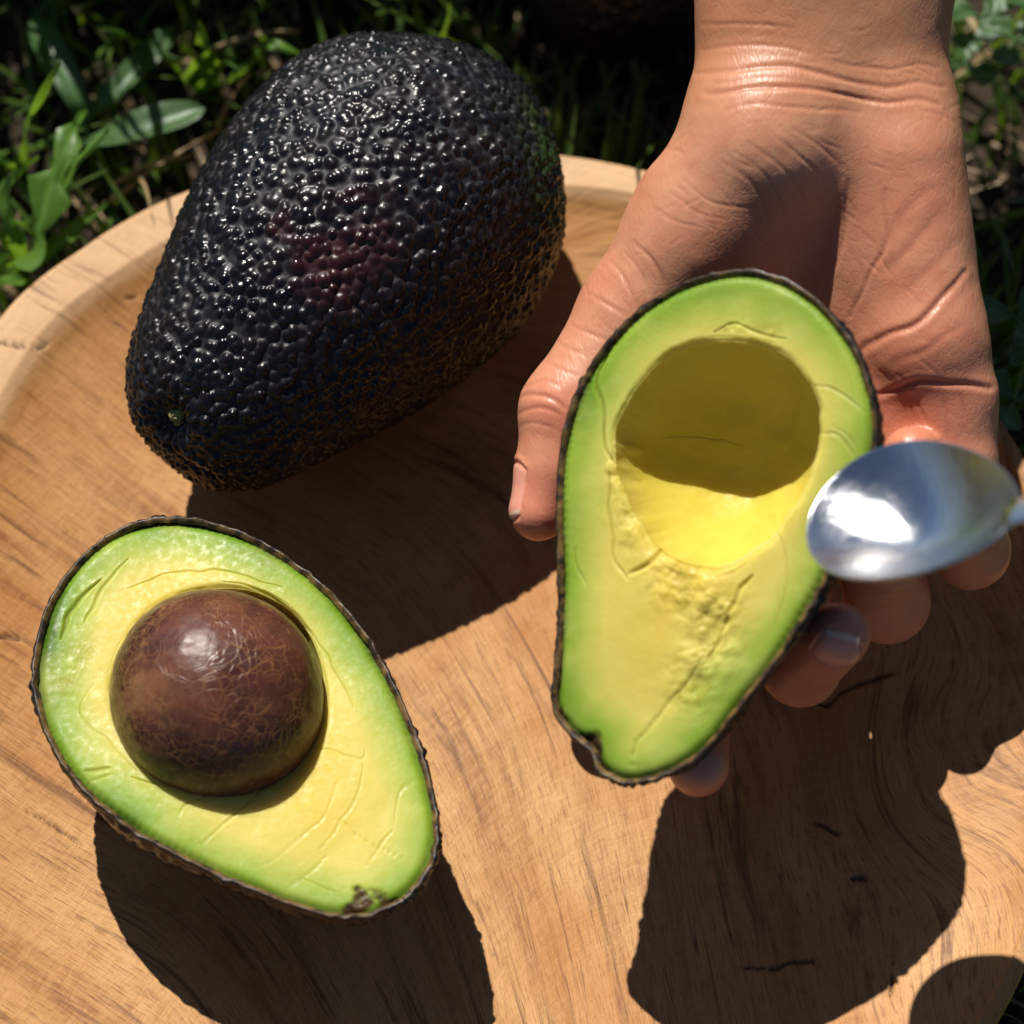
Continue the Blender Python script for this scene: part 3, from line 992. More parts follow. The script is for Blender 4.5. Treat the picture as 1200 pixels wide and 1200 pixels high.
# --- half being held
out2 = [(880, 316), (815, 326), (755, 358), (706, 408), (672, 468), (656, 530), (652, 600), (654, 680), (652, 760), (647, 826),
        (662, 856), (690, 880), (704, 906), (740, 920), (790, 906), (832, 876), (872, 826), (916, 768), (960, 696), (996, 622),
        (1020, 560), (1029, 500), (1016, 438), (988, 384), (944, 340)]
h2c = P(840, 620, 7.6)
half2 = Half(out2, h2c, (-0.36, -0.33, 0.87), (880, 316), (740, 920))
root2 = thing('avocado_half', 'pitless avocado half resting in the palm of the hand', 'avocado half', h2c + half2.n * -3.2)
half2.peel(root2, 0.93, 33)
g2 = [([(722, 392), (700, 445), (708, 480), (708, 520), (722, 545)], 0.03, 0.05, 0.4),
      ([(740, 905), (742, 880), (765, 845), (800, 805), (826, 768)], 0.022, 0.05, 0.5),
      ([(905, 620), (918, 640), (920, 690), (908, 735)], 0.016, 0.025, 0.35), ([(950, 448), (985, 462), (1015, 482)], 0.018, 0.03, 0.4),
      ([(958, 505), (985, 512), (1000, 535)], 0.018, 0.03, 0.4), ([(975, 500), (995, 512), (1003, 525)], 0.014, 0.02, 0.3),
      ([(672, 640), (676, 665), (688, 688)], 0.02, 0.03, 0.35), ([(716, 545), (714, 600), (720, 650), (735, 680)], 0.03, 0.04, 0.15),
      ([(838, 388), (862, 380), (890, 392), (922, 398)], 0.025, 0.03, 0.25), ([(830, 772), (850, 735), (862, 700), (880, 672)], 0.035, 0.06, 0.25),
      ([(820, 840), (830, 860)], 0.015, 0.02, 0.3), ([(735, 672), (760, 660), (775, 640)], 0.04, 0.06, 0.2),
      ([(745, 500), (790, 494), (835, 505)], 0.012, 0.03, -0.35)]
cav2 = [(845, 400), (790, 412), (748, 446), (724, 496), (722, 548), (742, 600), (772, 642), (815, 662), (862, 660), (905, 628),
        (940, 578), (957, 520), (955, 468), (930, 424), (890, 404)]
half2.flesh(root2, cav2, 2.15, 0, g2, rough=(([(790, 680), (840, 720), (835, 760), (810, 800)], 0.50, 0.075), ([(725, 560), (738, 640)], 0.18, 0.05),
                                             ([(855, 385), (905, 392)], 0.16, 0.03)), seed=14, hollow_yellow=1.0, hue=0.06, power=2.0, gentle=0.55, ragged=0.022, scars=(((690, 872), 0.34), ((706, 902), 0.24), ((655, 846), 0.2)),
            tears=(((727, 520), 0.10, 0.14), ((718, 548), 0.12, 0.06)))

# --- a further whole avocado on the grass behind the bowl
whole_avocado('dark whole avocado in the shade behind the bowl, beside the forearm',
              P(590, -150, 2.1), P(960, -75, 1.7), 3.6, 9, nu=160, nv=260, spacing=0.26, sheen_amt=0.0)  # no valley grey: shade put into the peel colour to keep it black


# ------------------------------------------------------------------ the hand
class Field:
    def __init__(self, lo, hi, h):
        self.h = h
        self.lo = np.asarray(lo, float)
        self.n = np.ceil((np.asarray(hi) - self.lo) / h).astype(int) + 1
        self.s = np.full(self.n, 2.0, np.float32)

    def window(self, lo, hi):
        i0 = np.maximum(((np.asarray(lo) - self.lo) / self.h).astype(int), 0)
        i1 = np.minimum(((np.asarray(hi) - self.lo) / self.h).astype(int) + 2, self.n)
        if np.any(i1 <= i0):
            return None
        ax = [self.lo[k] + self.h * np.arange(i0[k], i1[k]) for k in range(3)]
        g = np.stack(np.meshgrid(*ax, indexing='ij'), -1)
        return tuple(slice(a, b) for a, b in zip(i0, i1)), g

    def cone(self, a, b, r1, r2, k=0.3, flat=None, op='add'):
        a, b = np.asarray(a, float), np.asarray(b, float)
        R = max(r1, r2) * (1.0 if flat is None else 1.0) + k + 0.15
        w = self.window(np.minimum(a, b) - R, np.maximum(a, b) + R)
        if w is None:
            return
        sl, g = w
        q = g - a
        ba = b - a
        t = np.clip((q @ ba) / (ba @ ba), 0, 1)
        e = q - t[..., None] * ba
        if flat is not None:                     # flat = (direction, factor): thinner along direction
            d, f = flat
            d = np.asarray(d, float) / np.linalg.norm(d)
            e = e + (e @ d)[..., None] * d * (1 / f - 1)
        d = np.linalg.norm(e, axis=-1) - (r1 + (r2 - r1) * t)
        s = self.s[sl]
        if op == 'add':
            hh = np.clip(0.5 + 0.5 * (s - d) / k, 0, 1)
            self.s[sl] = s * (1 - hh) + d * hh - k * hh * (1 - hh)
        else:
            d = -d
            hh = np.clip(0.5 - 0.5 * (s - d) / k, 0, 1)
            self.s[sl] = s * (1 - hh) + d * hh + k * hh * (1 - hh)

    def chain(self, pts, k=0.22, flat=None):
        for (a, r1), (b, r2) in zip(pts[:-1], pts[1:]):
            self.cone(a, b, r1, r2, k, flat)

    def carve(self, fn, lo, hi, k=0.06):
        w = self.window(lo, hi)
        if w is None:
            return
        sl, g = w
        d = -fn(g.reshape(-1, 3)).reshape(g.shape[:3])
        s = self.s[sl]
        hh = np.clip(0.5 - 0.5 * (s - d) / k, 0, 1)
        self.s[sl] = s * (1 - hh) + d * hh + k * hh * (1 - hh)

    def mesh(self):
        s = self.s
        ins = s < 0
        nx, ny, nz = s.shape
        cnt = np.zeros((nx - 1, ny - 1, nz - 1), np.int8)
        for dx in (0, 1):
            for dy in (0, 1):
                for dz in (0, 1):
                    cnt += ins[dx:nx - 1 + dx, dy:ny - 1 + dy, dz:nz - 1 + dz]
        act = np.argwhere((cnt > 0) & (cnt < 8))
        idx = np.full(cnt.shape, -1, np.int32)
        idx[tuple(act.T)] = np.arange(len(act))
        acc = np.zeros((len(act), 3))
        num = np.zeros(len(act))
        corners = [(0, 0, 0), (1, 0, 0), (0, 1, 0), (1, 1, 0), (0, 0, 1), (1, 0, 1), (0, 1, 1), (1, 1, 1)]
        val = [s[act[:, 0] + c[0], act[:, 1] + c[1], act[:, 2] + c[2]] for c in corners]
        for a in range(8):
            for b in range(a + 1, 8):
                ca, cb = np.array(corners[a]), np.array(corners[b])
                if abs(ca - cb).sum() != 1:
                    continue
                m = (val[a] < 0) != (val[b] < 0)
                t = val[a][m] / (val[a][m] - val[b][m])
                acc[m] += ca + (cb - ca) * t[:, None]
                num[m] += 1
        V = self.lo + self.h * (act + acc / num[:, None])
        faces = []
        for ax in range(3):
            sh = [slice(None)] * 3
            sh2 = [slice(None)] * 3
            sh[ax], sh2[ax] = slice(0, -1), slice(1, None)
            a, b = ins[tuple(sh)], ins[tuple(sh2)]
            e = np.argwhere(a != b)
            o1, o2 = [(1, 2), (2, 0), (0, 1)][ax]
            e = e[(e[:, o1] > 0) & (e[:, o2] > 0) & (e[:, o1] < s.shape[o1] - 1) & (e[:, o2] < s.shape[o2] - 1)]
            fl = a[tuple(e.T)]

            def cell(d1, d2):
                q = e.copy()
                q[:, o1] -= d1
                q[:, o2] -= d2
                return idx[tuple(q.T)]
            f = np.stack([cell(1, 1), cell(0, 1), cell(0, 0), cell(1, 0)], -1)
            f[~fl] = f[~fl][:, ::-1]
            faces.append(f)
        return V, np.concatenate(faces)


def vertex_normals(V, F):
    n = np.zeros_like(V)
    fn = np.cross(V[F[:, 2]] - V[F[:, 0]], V[F[:, 3]] - V[F[:, 1]])
    for k in range(4):
        np.add.at(n, F[:, k], fn)
    return n / np.maximum(np.linalg.norm(n, axis=1, keepdims=True), 1e-9)


def relax(V, F, it=1, lam=0.5):
    for _ in range(it):
        acc = np.zeros_like(V)
        num = np.zeros(len(V))
        for k in range(4):
            a, b = F[:, k], F[:, (k + 1) % 4]
            np.add.at(acc, a, V[b])
            np.add.at(num, a, 1)
        V = V + lam * (acc / num[:, None] - V)
    return V


def subdivide(V, F):
    n = len(V)
    E = np.concatenate([F[:, [k, (k + 1) % 4]] for k in range(4)])
    key = np.sort(E, 1)
    key = key[:, 0].astype(np.int64) * n + key[:, 1]
    uq, first, inv = np.unique(key, return_index=True, return_inverse=True)
    mid = V[E[first]].mean(1)
    fc = V[F].mean(1)
    e = (n + inv.reshape(4, -1)).T
    c = n + len(uq) + np.arange(len(F))
    out = [np.stack([F[:, k], e[:, k], c, e[:, (k - 1) % 4]], -1) for k in range(4)]
    return np.concatenate([V, mid, fc]), np.concatenate(out)


PALM_N = np.array([0.05, -0.52, 0.85])      # the palm looks up and towards the camera


def build_hand():
    H = Field((-1.2, -9.0, 0.15), (12.0, 25.0, 17.0), 0.075)
    J = lambda x, y, z, r: (P(x, y, z), r)
    # forearm and wrist
    elbow_dir = np.array([0.06, 0.86, 0.50])
    H.cone(P(893, 95, 8.5), P(880, 95, 8.5) + elbow_dir * 15, 1.28, 2.2, 0.9)
    H.cone(P(1025, 100, 8.3), P(1040, 100, 8.3) + elbow_dir * 15, 1.28, 2.2, 0.9)
    H.cone(P(960, 95, 8.6), P(960, 95, 8.6) + elbow_dir * 15, 1.3, 2.4, 0.9)
    # metacarpals
    H.cone(P(905, 140, 8.2), P(868, 500, 3.9), 1.20, 1.0, 0.8)
    H.cone(P(960, 145, 8.1), P(950, 430, 4.7), 1.15, 1.0, 0.7)
    H.cone(P(950, 430, 4.7), P(935, 570, 3.6), 1.0, 0.95, 0.7)
    H.cone(P(1010, 145, 8.0), P(1015, 560, 4.0), 1.20, 1.0, 0.8)
    H.cone(P(1045, 150, 7.9), P(1100, 515, 4.9), 1.22, 0.95, 0.8)
    # hypothenar pad, then the pads at the roots of the fingers
    H.cone(P(1050, 190, 8.1), P(1085, 400, 6.5), 1.15, 1.10, 0.6)
    H.cone(P(1085, 400, 6.5), P(1112, 470, 5.9), 1.0, 0.84, 0.5)
    H.cone(P(1112, 470, 5.9), P(1118, 545, 5.3), 0.84, 0.80, 0.3)
    H.cone(P(1035, 470, 5.3), P(1052, 545, 4.8), 0.95, 0.90, 0.5)
    # thenar pad and thumb
    H.cone(P(890, 175, 8.2), P(828, 268, 6.9), 1.50, 1.46, 0.8)
    H.cone(P(828, 268, 6.9), P(750, 366, 5.9), 1.42, 1.12, 0.5)
    H.cone(P(750, 366, 5.9), P(666, 482, 5.2), 1.06, 0.92, 0.4)
    H.cone(P(666, 482, 5.2), P(652, 545, 4.8), 0.90, 0.74, 0.3)
    H.cone(P(652, 545, 4.8), P(632, 599, 4.5), 0.72, 0.57, 0.25)
    # fingers
    H.chain([J(868, 500, 3.9, 1.0), J(805, 750, 3.0, 0.82), J(812, 840, 3.4, 0.70), J(818, 898, 4.5, 0.56)], 0.25)
    H.chain([J(935, 570, 3.6, 0.95), J(915, 750, 3.0, 0.84), J(938, 782, 4.3, 0.70), J(982, 744, 6.3, 0.58)], 0.22)
    H.chain([J(1015, 560, 4.0, 0.95), J(1040, 705, 2.5, 0.80), J(1030, 660, 3.8, 0.72), J(1020, 610, 5.2, 0.6)], 0.16)
    H.chain([J(1118, 545, 5.3, 0.80), J(1138, 645, 3.0, 0.74), J(1108, 590, 4.6, 0.66), J(1069, 536, 6.1, 0.57)], 0.14)
    # flesh gives way to the avocado
    H.carve(lambda p: half2.inside_field(p, 0.93) - 0.06, (0, -7, 0.3), (9, 8, 11), 0.08)
    H.carve(half2.column, (0, -7, 5.0), (9, 8, 13), 0.25)
    V, F = H.mesh()
    V = relax(V, F, 2, 0.5)
    V, F = subdivide(V, F)
    V = relax(V, F, 2, 0.5)
    N = vertex_normals(V, F)
    px = project(V)
    facing = (N @ -FWD) > 0.05
    crease = np.zeros(len(V))
    lines = [([(818, 88), (870, 82), (930, 80), (985, 90), (1040, 100), (1104, 99)], 3.0, 0.045),
             ([(826, 110), (890, 103), (960, 104), (1020, 116), (1100, 121)], 3.2, 0.060),
             ([(822, 60), (880, 55), (950, 62)], 2.6, 0.02), ([(980, 70), (1040, 80), (1100, 78)], 2.6, 0.025), ([(835, 98), (900, 93), (985, 100)], 2.4, 0.018),
             ([(850, 128), (900, 122), (960, 128), (1010, 134)], 2.4, 0.02), ([(820, 30), (870, 28), (930, 36)], 2.6, 0.015),
             ([(962, 345), (980, 300), (992, 260), (994, 210)], 2.8, 0.035), ([(1000, 370), (1022, 320), (1036, 280), (1040, 222)], 2.8, 0.035),
             ([(1008, 412), (1060, 384), (1097, 357), (1130, 318)], 3.6, 0.075), ([(1024, 466), (1076, 450), (1130, 446), (1160, 454)], 3.4, 0.075),
             ([(1040, 320), (1070, 285), (1098, 255)], 6.5, 0.025), ([(1062, 345), (1095, 312), (1118, 280)], 6.5, 0.02),
             ([(1030, 290), (1060, 250), (1090, 225)], 6.0, 0.015), ([(1050, 425), (1090, 405), (1130, 380)], 5.0, 0.02),
             ([(1100, 440), (1110, 480), (1112, 520)], 3.0, 0.02), ([(1060, 455), (1075, 480), (1085, 500)], 2.5, 0.015), ([(1130, 460), (1136, 500)], 2.5, 0.015),
             ([(745, 285), (758, 300), (772, 322), (780, 345)], 2.6, 0.03), ([(715, 310), (735, 335), (750, 362)], 2.6, 0.025), ([(732, 298), (748, 318), (762, 345)], 2.0, 0.018),
             ([(768, 245), (790, 262), (820, 268)], 2.2, 0.012), ([(800, 215), (840, 235), (880, 240)], 2.2, 0.012), ([(785, 228), (815, 248), (850, 256)], 2.0, 0.010),
             ([(850, 190), (880, 215), (900, 255)], 2.2, 0.018), ([(880, 170), (925, 205), (945, 250)], 2.2, 0.018), ([(865, 180), (900, 210), (925, 255)], 2.0, 0.012),
             ([(910, 160), (945, 190), (965, 215)], 2.2, 0.015), ([(930, 150), (960, 170), (985, 195)], 2.2, 0.015),
             ([(604, 470), (622, 463), (645, 470), (660, 478)], 2.6, 0.04), ([(606, 486), (628, 478), (655, 486)], 2.4, 0.03), ([(606, 500), (626, 494), (650, 502)], 2.2, 0.015),
             ([(612, 455), (632, 448), (655, 455)], 2.4, 0.02), ([(650, 400), (668, 412), (690, 420)], 2.4, 0.018), ([(640, 425), (660, 436), (680, 442)], 2.0, 0.014),
             ([(985, 690), (1030, 698), (1078, 690)], 2.2, 0.02), ([(990, 708), (1035, 715), (1075, 708)], 2.2, 0.018), ([(985, 676), (1030, 683), (1080, 676)], 2.0, 0.014),
             ([(668, 380), (690, 392), (712, 398)], 2.4, 0.014), ([(690, 345), (712, 362), (735, 372)], 2.4, 0.016)]
    # many short fine lines follow the two main directions of the palm
    rl = np.random.default_rng(23)
    for _ in range(150):
        x, y = rl.uniform(640, 1140), rl.uniform(20, 480)
        a = math.radians(rl.normal(-52 if x < 850 and y > 160 else (4 if y < 150 else -48), 16))
        if x < 850 and y > 160 and rl.random() < 0.45:
            a += math.radians(85)
        ln = rl.uniform(14, 42)
        dx, dy = math.cos(a) * ln, -math.sin(a) * ln
        lines.append(([(x - dx / 2, y - dy / 2), (x + rl.normal() * 2, y + rl.normal() * 2), (x + dx / 2, y + dy / 2)], 1.7, rl.uniform(0.004, 0.011)))
    lines = [(l, w, d * (0.62 if d > 0.016 else 0.8)) for l, w, d in lines]
    for line, w, d in lines:
        L = catmull(line, 6, closed=False)
        lo, hi = L.min(0) - 30, L.max(0) + 30
        m = facing & np.all((px > lo) & (px < hi), 1) & (V[:, 2] > 2.0)
        if not m.any():
            continue
        wob = np.stack([vnoise(V[m], 1.6, 3), vnoise(V[m], 1.6, 6)], -1) * 5
        dd, t = seg_dist(px[m] + wob, L)
        g = np.exp(-(dd / w) ** 2) * (0.35 + 0.65 * np.sin(np.clip(t, 0.04, 0.96) * math.pi))
        V[m] -= N[m] * (d * g)[:, None]
        V[m] += N[m] * (0.14 * d * np.exp(-((dd - 2.2 * w) / (1.4 * w)) ** 2))[:, None]
        crease[m] = np.maximum(crease[m], g * min(1.0, d / 0.035))
    V = V + N * (0.018 * fbm(V, 1.1, 3, 17))[:, None]
    tips = [(P(636, 592, 4.7), 1.0), (P(818, 896, 3.7), 1.0), (P(982, 744, 6.3), 1.0), (P(1069, 536, 5.9), 1.0), (P(1060, 470, 6.0), 1.6),
            (P(820, 330, 9.5), 1.4), (P(640, 480, 6.4), 0.8)]
    red = np.zeros(len(V))
    for c, r in tips:
        red = np.maximum(red, np.exp(-(np.linalg.norm(V - c, axis=1) / r) ** 2))
    tan = sstep(150, 40, px[:, 1]) * 0.8
    tan = np.clip(1 - (px[:, 1] - 40) / 130, 0, 1) * 0.7
    # nails in view: thumb and the finger at the lower right of the fruit, set into the skin
    nl, fr = np.zeros(len(V)), np.zeros(len(V))

    def nail(p, need, along, out, width, length):
        nonlocal V
        sc = np.linalg.norm(project(V) - np.array(p), axis=1) + 1e3 * ((N @ -FWD) < need)
        c = V[sc.argmin()]
        out = np.asarray(out, float) if out is not None else N[np.linalg.norm(V - c, axis=1) < 0.25].mean(0)
        al = along / np.linalg.norm(along)
        out = out - al * (out @ al)
        out /= np.linalg.norm(out)
        sd = np.cross(al, out)
        q = V - c
        near = (np.linalg.norm(q, axis=1) < 1.0) & (N @ out > 0.0)
        r = np.hypot(q @ sd, q @ out + 0.6) * np.sign(q @ sd)
        ang = np.arctan2(q @ sd, q @ out + 0.6)
        x = ang * 0.6 / (width / 2)
        y = (q @ al) / (length / 2)
        edge_top = 1.0 - 0.16 * x ** 2
        edge_bot = -1.0 + 0.30 * x ** 2
        d = np.maximum(np.maximum(np.abs(x) - 1.0, y - edge_top) , edge_bot - y)      # <0 on the nail
        m_in = near * (1 - sstep(-0.06, 0.03, d))
        fold = near * np.exp(-((d - 0.03) / 0.07) ** 2) * (y < 0.8 * edge_top)
        wall = near * np.exp(-((d - 0.20) / 0.14) ** 2) * (y < 0.6)
        tip = near * (np.abs(x) < 0.95) * np.exp(-((y - edge_top - 0.07) / 0.08) ** 2)
        V = V + out * (0.018 * m_in - 0.035 * fold + 0.030 * wall - 0.045 * tip)[:, None]
        nl[:] = np.maximum(nl, m_in)
        fr[:] = np.maximum(fr, m_in * sstep(0.80, 0.90, y - edge_top + 1.0) + 0.0)

    nail((600, 575), 0.02, P(612, 628, 4.3) - P(636, 530, 4.9), (-1.0, 0.18, -0.02), 1.0, 1.05)
    nail((980, 769), 0.1, P(988, 732, 6.5) - P(962, 786, 5.0), None, 0.90, 0.70)
    root = thing('person', 'bare right hand and forearm holding out the pitless avocado half', 'person', P(960, 95, 8.8) + elbow_dir * 15)
    mesh_obj('body', V, F, SKIN, root, attrs={'crease': crease, 'red': red, 'tan': tan, 'nail': nl, 'free': fr})
    return root


build_hand()


# ------------------------------------------------------------------ the spoon
def build_spoon():
    tip = P(953, 592, 9.7)
    neck = P(1190, 601, 12.0)
    ax = neck - tip
    L = np.linalg.norm(ax)
    ax /= L
    n0 = np.array([-0.46, 0.22, 0.90])
    nn = n0 - ax * (n0 @ ax)
    nn /= np.linalg.norm(nn)
    sd = np.cross(nn, ax)
    root = thing('spoon', 'small scratched steel spoon reaching over the edge of the pitless avocado half', 'spoon', tip)
    # bowl
    nu, nv = 90, 120
    wmax = 1.40
    t = np.linspace(0, 1, 400)
    wid = wmax * np.sin(np.clip(t, 0, 1) ** 0.86 * math.pi) ** 0.62
    wid = np.maximum(wid, 0.13 * sstep(0.9, 1.0, t))
    pts = []
    for lay in (0, 1):
        for i in range(nu):
            s = i / (nu - 1)
            for j in range(nv):
                a = 2 * math.pi * j / nv
                # polar about the middle of the bowl
                x = 0.5 + 0.5 * math.cos(a) * s
                b = math.sin(a) * s
                xe = 0.5 + 0.5 * math.cos(a)
                # egg outline
                w = wmax * (1 - 0.20 * math.cos(a)) * math.sin(a)
                px = (x - 0.0) * L
                py = w * s
                dep = -0.80 * (1 - s ** 1.9)
                pts.append(tip + ax * px + sd * py + nn * (dep - (0.09 if lay else 0)))
    n = nu * nv
    f = grid_faces(nu, nv, True).tolist()
    f += [[n + q for q in reversed(r)] for r in f]
    last = (nu - 1) * nv
    for j in range(nv):
        a, b = last + j, last + (j + 1) % nv
        f.append([a, n + a, n + b, b])
    mesh_obj('spoon_bowl', pts, f, STEEL, root)
    # handle
    hp = []
    ns, nc = 60, 20
    for i in range(ns):
        s = i / (ns - 1)
        p = neck - ax * 0.12 + ax * (s * 10.5) + nn * (0.02 + 0.75 * math.sin(s * 2.6) * 0.5) + sd * 0.0
        wd = 0.19 + 0.28 * max(0, s - 0.15) ** 1.3 + 0.12 * math.exp(-(s / 0.03) ** 2)
        if s > 0.94:
            wd *= math.sqrt(max(0.02, 1 - ((s - 0.94) / 0.06) ** 2))
        for j in range(nc):
            a = 2 * math.pi * j / nc
            hp.append(p + sd * wd * math.cos(a) + nn * 0.085 * math.sin(a))
    f = grid_faces(ns, nc, True).tolist() + [list(range(nc)), list(range((ns - 1) * nc, ns * nc))[::-1]]
    mesh_obj('handle', hp, f, STEEL, root)
    return root


build_spoon()

# ------------------------------------------------------------------ ground and plants
def build_ground():
    n = 160
    a = np.linspace(-1, 1, n)
    a = np.sign(a) * np.abs(a) ** 3
    X, Y = np.meshgrid(a * 3000, a * 3000, indexing='ij')
    xy = np.stack([X.ravel(), Y.ravel()], -1)
    near = np.exp(-(np.linalg.norm(xy, axis=1) / 60) ** 2)
    z = GROUND_Z - 0.25 + 0.25 * fbm(xy, 0.25, 4, 2) * near
    o = mesh_obj('ground', np.concatenate([xy, z[:, None]], 1), grid_faces(n, n), SOIL)
    o['kind'] = 'structure'


build_ground()


def strip_leaf(path, width, nl=26, nw=7, fold=0.18, lobes=None, curl=0.0, up=(0, 0, 1), seed=0):
    """a leaf along a 3-D path; width(s) is the half width; returns points, faces, vein"""
    path = catmull(np.array(path, float), 16, closed=False)
    d = np.concatenate([[0], np.cumsum(np.linalg.norm(np.diff(path, axis=0), axis=1))])
    t = np.linspace(0, d[-1], nl)
    C = np.stack([np.interp(t, d, path[:, k]) for k in range(3)], -1)
    T = np.gradient(C, axis=0)
    T /= np.linalg.norm(T, axis=1, keepdims=True)
    U = np.asarray(up, float)
    side = np.cross(T, U)
    side /= np.maximum(np.linalg.norm(side, axis=1, keepdims=True), 1e-6)
    nrm = np.cross(side, T)
    s = np.linspace(0, 1, nl)
    rng = np.random.default_rng(seed)
    wv = np.array([width(q) for q in s])
    pts, vein = [], []
    for i in range(nl):
        for j in range(nw):
            b = -1 + 2 * j / (nw - 1)
            w = wv[i]
            fwd = 0.0
            if lobes:
                n, amp = lobes
                ph = (s[i] * n + (0.17 if b > 0 else 0.0)) % 1.0
                ph = ph / 0.72 if ph < 0.72 else (1 - ph) / 0.28
                w = w * (1 - amp + amp * ph ** 1.2)
            z = fold * abs(b) * w + curl * w * b * b + 0.04 * math.sin(9 * s[i] + 3 * b + seed)
            pts.append(C[i] + side[i] * (b * w) + nrm[i] * z)
            vein.append(max(0.0, 1 - abs(b) * 5))
    return np.array(pts), grid_faces(nl, nw), np.array(vein)


def lance(w):
    return lambda q: w * (0.08 + math.sin(math.pi * min(1, q ** 0.75)) ** 0.9) * (1 if q < 0.98 else 0.4)


def paddle(w):
    return lambda q: w * (0.12 + 0.88 * sstep(0.0, 0.75, np.array([q]))[0]) * math.sqrt(max(0.02, 1 - max(0, (q - 0.82) / 0.18) ** 2))


def blade(w):
    return lambda q: w * (1 - q ** 3) + 0.008


def weed(name, label, cat, leaves, group=None):
    base = np.array(leaves[0][0][0], float)
    root = thing(name, label, cat, base, group)
    for i, (path, width, mat, kw) in enumerate(leaves):
        p, f, v = strip_leaf(path, width, seed=i + len(label), **kw)
        mesh_obj('leaf', p, f, mat, root, attrs={'vein': v})
    return root


def build_plants():
    G = GROUND_Z - 0.2
    bp = P(30, 318, G)
    weed('dandelion_plant', 'jagged dandelion leaves standing against the bowl rim at the upper left', 'plant', [
        ([bp, P(40, 290, 0.8), P(58, 225, 1.8), P(82, 160, 2.3), P(100, 128, 2.0)], lance(0.70), LEAF_A, dict(lobes=(5.5, 0.78), nl=90, nw=9, fold=0.2)),
        ([bp, P(20, 280, 0.2), P(5, 225, 1.0), P(48, 182, 1.6)], lance(0.22), LEAF_A, dict(lobes=(3.5, 0.4), nl=40)),
        ([bp, P(50, 300, -0.3), P(98, 262, 0.2), P(132, 232, 0.5)], lance(0.30), LEAF_A, dict(lobes=(3.5, 0.5), nl=44)),
        ([bp, P(8, 330, 0.0), P(-20, 300, 0.6), P(-50, 240, 0.8)], lance(0.55), LEAF_A, dict(lobes=(5.5, 0.7), nl=80)),
        ([bp, P(60, 240, 0.8), P(90, 190, 2.3), P(128, 150, 2.7)], lance(0.5), LEAF_A, dict(lobes=(3.5, 0.7), nl=70, fold=0.1))])
    b2 = P(30, 205, G)
    weed('weed_seedling', 'single bright green pointed leaf standing up at the left edge', 'plant', [
        ([b2, P(26, 165, 0.8), P(38, 128, 2.4), P(71, 74, 3.4)], lance(0.33), LEAF_A, dict(nl=36, fold=0.1, up=(0.8, -0.3, 0.4))),
        ([b2, P(8, 190, 0.3), P(-15, 170, 0.6)], lance(0.2), LEAF_A, dict())])
    b3 = P(85, 170, G)
    weed('plantain_plant', 'broad pale tongue-shaped leaf lying flat left of the whole avocado', 'plant', [
        ([b3, P(110, 160, 0.4), P(160, 148, 1.1), P(240, 128, 1.3)], paddle(0.42), LEAF_B, dict(nl=40, fold=0.12)),
        ([b3, P(95, 130, 0.2), P(60, 60, 0.6), P(40, 20, 0.4)], paddle(0.35), LEAF_B, dict(nl=40, fold=0.12)),
        ([b3, P(120, 120, 0.2), P(170, 70, 0.4), P(200, 30, 0.2)], paddle(0.32), LEAF_B, dict(nl=40, fold=0.12))])
    b4 = P(240, 110, G)
    weed('weed_seedling', 'small weed with a bright triangular leaf above the bowl rim', 'plant', [
        ([b4, P(238, 80, 0.6), P(238, 60, 1.8), P(234, 24, 2.6)], lance(0.40), LEAF_A, dict(fold=0.05)),
        ([b4, P(250, 90, 0.4), P(262, 74, 1.4), P(285, 84, 1.6)], lance(0.18), LEAF_A, dict()),
        ([b4, P(215, 90, 0.4), P(190, 62, 1.2), P(175, 48, 1.4)], lance(0.12), LEAF_A, dict()),
        ([b4, P(290, 80, 0.5), P(318, 52, 1.6), P(362, 70, 1.3)], lance(0.30), LEAF_A, dict(fold=0.2))])
    b5 = P(165, 55, G)
    weed('weed_seedling', 'small curved yellow-green leaf near the top left corner', 'plant', [
        ([b5, P(160, 50, 0.8), P(145, 40, 1.5), P(114, 32, 1.7)], lance(0.16), LEAF_A, dict(fold=0.1)),
        ([b5, P(185, 60, 0.3), P(215, 72, 0.5)], lance(0.12), LEAF_A, dict())])
    b6 = P(560, 60, G)
    weed('grass_tuft', 'tuft of long green grass blades arching behind the large whole avocado', 'grass', [
        ([b6, P(520, 45, 0.8), P(470, 18, 2.2), P(415, -8, 2.6)], blade(0.10), LEAF_C, dict(nl=30, nw=3)),
        ([b6, P(520, 50, 0.4), P(527, 10, 2.2), P(522, -25, 3.0)], blade(0.08), LEAF_C, dict(nl=30, nw=3)),
        ([b6, P(500, 40, 0.6), P(488, 10, 2.0), P(492, -20, 2.6)], lance(0.18), LEAF_C, dict(nl=30, nw=5))])
    # clover on the right
    for k, (bx, by, label, heads) in enumerate((
            (1185, 440, 'clover with round pale leaflets at the right edge beside the palm', [(1192, 372, 2.0), (1188, 470, 1.4), (1225, 420, 1.8)]),
            (1165, 60, 'pale clover leaves in the top right corner beside the wrist', [(1150, 20, 1.6), (1188, 48, 1.5), (1130, 75, 1.1), (1215, 15, 1.8)]))):
        base = P(bx, by, G)
        root = thing('clover_plant', label, 'plant', base)
        for hx, hy, hz in heads:
            h = P(hx, hy, hz)
            mid = (base + h) / 2 + np.array([0.2, 0.3, 0.5])
            p, f, v = strip_leaf([base, mid, h], lambda q: 0.045, nl=12, nw=3)
            st = mesh_obj('stalk', p, f, LEAF_C, root, attrs={'vein': v})
            for q in range(3):
                a = 2.1 * q + hx * 0.7
                dv = np.array([math.cos(a), math.sin(a), 0.12])
                p, f, v = strip_leaf([h, h + dv * 0.35, h + dv * 0.8], paddle(0.34), nl=14, fold=0.12, seed=q)
                mesh_obj('leaflet', p, f, LEAF_B, st, attrs={'vein': v})
